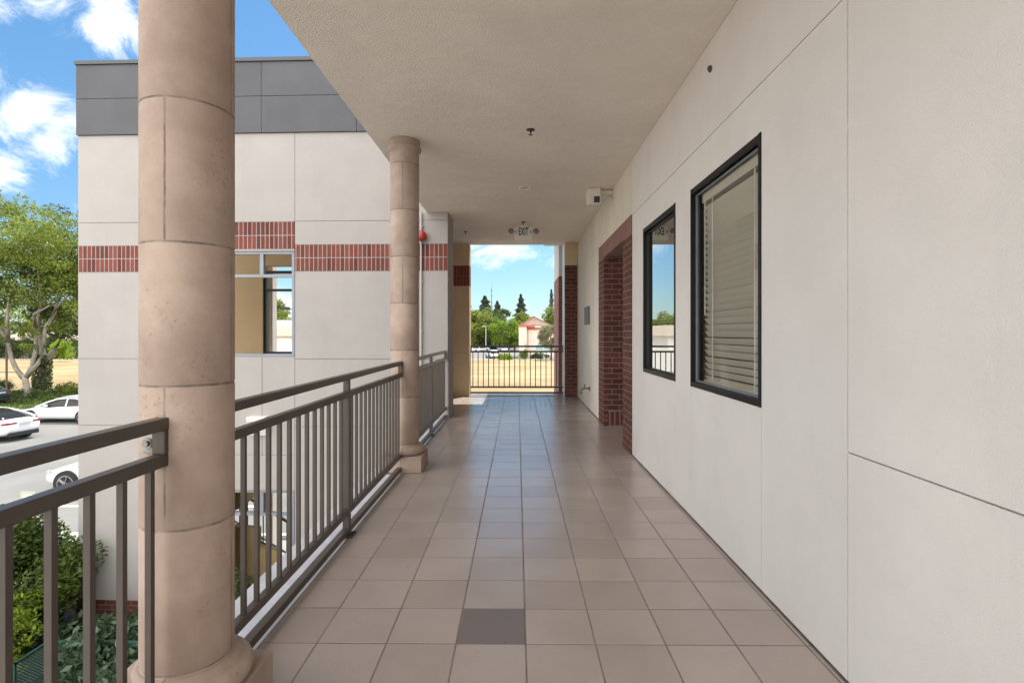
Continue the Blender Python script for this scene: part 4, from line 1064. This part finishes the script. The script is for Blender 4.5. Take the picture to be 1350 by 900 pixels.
side = mesh_panel((0, 0, .40), (0, 1, 0), (0, 0, 1), .46, .40); side.bar((0, 0, .0), (0, 0, .815), .03, .03); side.bar((0, .46, 0), (0, .46, .80), .03, .03); side.bar((0, -.014, .80), (0, .475, .80), .03, .03)
side.build('side_panel', M['mesh_green'], bn)
seat = mesh_panel((.02, 0, .43), (1, 0, 0), (0, 1, 0), L_ - .04, .44); seat.bar((0.016, .0, .43), (L_, .0, .43), .03, .03); seat.bar((.016, .455, .432), (L_, .455, .432), .03, .03)
seat.build('seat', M['mesh_green'], bn)
bk_ = mesh_panel((.02, .47, .47), (1, 0, 0), (0, .12, .99), L_ - .04, .30); bk_.bar((.016, .51, .79), (L_, .51, .79), .03, .03)
bk_.build('backrest', M['mesh_green'], bn)
for x in (.9, L_):
    s = MB(); s.bar((x, .02, 0), (x, .02, .41), .03, .03); s.bar((x, .44, 0), (x, .44, .41), .03, .03); s.build('leg', M['mesh_green'], bn)

# ------------------------------------------------------------------ cars (nose at -x)
def make_car(name, label, paint, style='fastback', rim='rim', group='cars parked along the street'):
    r = empty(name, (0, 0, GZ), label, 'car', group)
    L = 4.9
    if style == 'suv': st_ = [(0, .40, .72, .62), (.12, .28, .86, .80), (.5, .25, .98, .90), (1.3, .24, 1.06, .94), (2.5, .24, 1.06, .95), (3.8, .24, 1.08, .94), (4.55, .28, 1.06, .90), (4.8, .36, 1.0, .82), (4.88, .5, .9, .7)]
    else: st_ = [(0, .36, .56, .58), (.10, .24, .66, .76), (.45, .20, .76, .88), (1.3, .19, .89, .93), (2.5, .19, .93, .95), (3.7, .19, .97, .95), (4.45, .22, 1.0, .90), (4.78, .32, .97, .82), (4.9, .48, .86, .70)]
    s = MB(); nsec = None
    for (x, zb, zt, wd) in st_:
        half = [(0, zb), (wd * .80, zb), (wd * .96, zb + .10), (wd, zb + (zt - zb) * .45), (wd * .985, zb + (zt - zb) * .72), (wd * .93, zt - .04), (wd * .78, zt), (0, zt + .025)]
        ring = half + [(-a, b) for a, b in half[-2:0:-1]]
        nsec = len(ring); s.v += [(x - L / 2, a, b) for a, b in ring]
    for i in range(len(st_) - 1):
        for k_ in range(nsec): s.f.append((i * nsec + k_, i * nsec + (k_ + 1) % nsec, (i + 1) * nsec + (k_ + 1) % nsec, (i + 1) * nsec + k_))
    s.f += [tuple(range(nsec))[::-1], tuple((len(st_) - 1) * nsec + k_ for k_ in range(nsec))]; s.mi = [0] * len(s.f)
    body = s.build('body', M[paint], r, smooth='all', subsurf=2)
    if style == 'fastback': gh = [(1.20, .90, .80), (1.75, 1.22, .68), (2.25, 1.40, .60), (2.75, 1.445, .58), (3.3, 1.42, .58), (3.9, 1.26, .60), (4.45, 1.01, .66)]
    elif style == 'suv': gh = [(1.25, 1.06, .80), (1.7, 1.42, .68), (2.1, 1.62, .62), (3.0, 1.67, .62), (4.0, 1.64, .62), (4.45, 1.50, .64), (4.72, 1.06, .70)]
    else: gh = [(1.35, .90, .80), (1.9, 1.22, .68), (2.3, 1.38, .60), (2.8, 1.43, .58), (3.3, 1.41, .58), (3.85, 1.22, .60), (4.25, 1.0, .66)]
    zbelt = 1.0 if style == 'suv' else .86
    def shell(gh_, bot, grow=0.0):
        q = MB()
        for (x, zt, wt_) in gh_:
            ring = [(.84 + grow, bot), (wt_ + .06 + (.2 * (1 - min(1, (zt - bot) / .5))) + grow, bot + (zt - bot) * .86), (wt_ + grow - .04, zt + grow), (0, zt + .025 + grow)]
            ring = ring + [(-a, b) for a, b in ring[-2::-1]]
            q.v += [(x - L / 2, a, b) for a, b in ring]
        m_ = 7
        for i in range(len(gh_) - 1):
            for k_ in range(m_ - 1): q.f.append((i * m_ + k_, i * m_ + k_ + 1, (i + 1) * m_ + k_ + 1, (i + 1) * m_ + k_))
        q.f += [tuple(range(m_))[::-1], tuple((len(gh_) - 1) * m_ + k_ for k_ in range(m_))]; q.mi = [0] * len(q.f)
        return q
    shell(gh, zbelt).build('glazing', M['car_glass'], r, smooth='all', subsurf=1)
    # roof skin and pillars as painted strips over the glass
    s = MB()
    def gpt(i, kind):
        x, zt, wt_ = gh[i]
        side_w = wt_ + .06 + (.2 * (1 - min(1, (zt - zbelt) / .5)))
        return Vector((x - L / 2, side_w + .012, zbelt + (zt - zbelt) * .86 + .012))
    for sgn in (1, -1):
        rail = [gpt(i, 0) for i in range(len(gh))]
        rail = [Vector((q.x, sgn * q.y, q.z)) for q in rail]; s.tube(rail, [.045] * len(rail), 6)
        x, zt, wt_ = gh[3]; xx_ = x - L / 2 + .05
        s.bar((xx_, sgn * .865, zbelt - .05), (xx_, sgn * (wt_ + .075), zbelt + (zt - zbelt) * .86), .07, .03)
    if style != 'fastback' or True:
        a, b = (2, 5)
        i0 = 2 if style != 'fastback' else 2; i1 = 4 if style != 'suv' else 5
        rs = []
        for i in range(i0, i1 + 1):
            x, zt, wt_ = gh[i]; rs.append([(x - L / 2, sg_ * (wt_ + .02), zt + .0) if abs(sg_) == 1 else (x - L / 2, 0, zt + .045) for sg_ in (-1, 0, 1)])
        vs = [p_ for row in rs for p_ in row]; fs = []
        for i in range(len(rs) - 1):
            for k_ in range(2): fs.append((i * 3 + k_, i * 3 + k_ + 1, (i + 1) * 3 + k_ + 1, (i + 1) * 3 + k_))
        s.add(vs, fs)
    s.build('roof', M[paint], r, smooth=True)
    wr = .345 if style != 'suv' else .37
    for x in (.92 - L / 2, 3.86 - L / 2):
        for sgn in (1, -1):
            s = MB(); yo = sgn * .955; yi = sgn * .70
            s.tube([(x, yi, wr), (x, sgn * .945, wr)], wr + .055, 28)
            ar = s.build('wheel_arch', M['rubber'], r, smooth=True)
            s = MB(); s.tube([(x, yi, wr), (x, sgn * .935, wr), (x, sgn * .965, wr)], [wr, wr, wr - .035], 28)
            wh = s.build('wheel', M['rubber'], r, smooth=True)
            s = MB()
            for k_ in range(5):
                a = 2 * PI * k_ / 5; s.bar((x, sgn * .968, wr), (x + .24 * math.cos(a), sgn * .968, wr + .24 * math.sin(a)), .02, .075)
            s.tube([(x, sgn * .955, wr), (x, sgn * .972, wr)], .06, 14)
            for k_ in range(24):
                a, b = 2 * PI * k_ / 24, 2 * PI * (k_ + 1) / 24
                s.bar((x + .245 * math.cos(a), sgn * .966, wr + .245 * math.sin(a)), (x + .245 * math.cos(b), sgn * .966, wr + .245 * math.sin(b)), .02, .03)
            s.build('rim', M[rim], wh)
    zt = .80 if style != 'suv' else .95
    for sgn in (1, -1):
        s = MB(); s.add([(4.68 - L / 2, sgn * .90, zt - .02), (4.86 - L / 2, sgn * .70, zt + .0), (4.90 - L / 2, sgn * .36, zt + .02), (4.90 - L / 2, sgn * .36, zt + .09), (4.86 - L / 2, sgn * .72, zt + .10), (4.66 - L / 2, sgn * .905, zt + .08)], [(0, 1, 4, 5), (1, 2, 3, 4)])
        sm = s.build('tail_light', M['tail'], r); sm.modifiers.new('solid', 'SOLIDIFY').thickness = .03
        s = MB(); zh = .60 if style != 'suv' else .80
        s.add([(.06 - L / 2, sgn * .52, zh), (.10 - L / 2, sgn * .74, zh + .02), (.36 - L / 2, sgn * .885, zh + .06), (.36 - L / 2, sgn * .86, zh + .14), (.12 - L / 2, sgn * .72, zh + .10), (.08 - L / 2, sgn * .52, zh + .07)], [(0, 1, 4, 5), (1, 2, 3, 4)])
        sm = s.build('headlight', M['head'], r); sm.modifiers.new('solid', 'SOLIDIFY').thickness = .04
        s = MB(); x_ = gh[1][0] - L / 2 - .02; s.box(x_ - .08, x_ + .08, min(sgn * .93, sgn * 1.07), max(sgn * .93, sgn * 1.07), zbelt + .06, zbelt + .18)
        s.build('mirror', M[paint], r, bevel=.03)
        s = MB()
        for x_ in (2.35, 3.35): s.box(x_ - L / 2 - .1, x_ - L / 2 + .08, min(sgn * .945, sgn * .965), max(sgn * .945, sgn * .965), zbelt - .14, zbelt - .115)
        s.build('door_handle', M[paint], r)
    s = MB(); s.box(4.895 - L / 2, 4.915 - L / 2, -.26, .26, zt - .06, zt + .07); s.build('number_plate', M['plate'], r)
    s = MB(); s.box(4.70 - L / 2, 4.90 - L / 2, -.66, .66, .24, .44); s.build('diffuser', M['rubber'], r, bevel=.03)
    s = MB(); s.box(.01 - L / 2, .1 - L / 2, -.45, .45, .30, .44); s.build('grille', M['rubber'], r, bevel=.02)
    return r


c1 = make_car('parked_car', 'white fastback car with dark rear glass seen from behind on the street', 'car_white', 'fastback', 'rim_dark')
c1.location = (X_at(57, 24.6) - 3.9, 25.4, GZ + .004); c1.rotation_euler = (0, 0, R(-7))
c2 = make_car('parked_car', 'pearl white sedan seen side on beyond the fastback', 'car_silver', 'sedan')
c2.location = (X_at(36, 30) + 1.7, 30.6, GZ + .004)
c3 = make_car('parked_car', 'pale sedan whose nose pokes out past the facade corner', 'car_silver', 'sedan')
c3.location = (X_at(61, 16.6) + 2.05, 17.5, GZ + .004)
c4 = make_car('parked_car', 'dark car at the left edge beside the lawn', 'car_dark', 'sedan', 'rim_dark')
c4.location = (X_at(6, 36) - 3.5, 36.6, GZ + .13)
fgrp = 'cars in the far parking lot'
f1 = make_car('parked_car', 'white car facing away beside the lime bush at the field edge', 'car_white', 'suv', group=fgrp)
f1.location = (X_at(648.5, 106), 108, GZ + .01); f1.rotation_euler = (0, 0, R(-74))
def far_copy(src, lab, u, Y, rz):
    c = copy_tree(src); c.location = (X_at(u, Y), Y, GZ + .01); c.rotation_euler = (0, 0, R(rz)); c['label'] = lab; c['group'] = fgrp
far_copy(f1, 'white utility car beside the far left pier', 620, 140, 5)
far_copy(f1, 'white car parked under the lime trees', 662, 146, -70)
far_copy(c2, 'pale sedan behind the white car in the far lot', 634, 148, 20)
f2 = make_car('parked_car', 'dark blue car across the field between the tree trunks', 'car_blue', 'suv', group=fgrp)
f2.location = (X_at(15, 112), 110, GZ + .01); f2.rotation_euler = (0, 0, R(15))
far_copy(c1, 'white fastback before the white shop', 372, 64, 10)
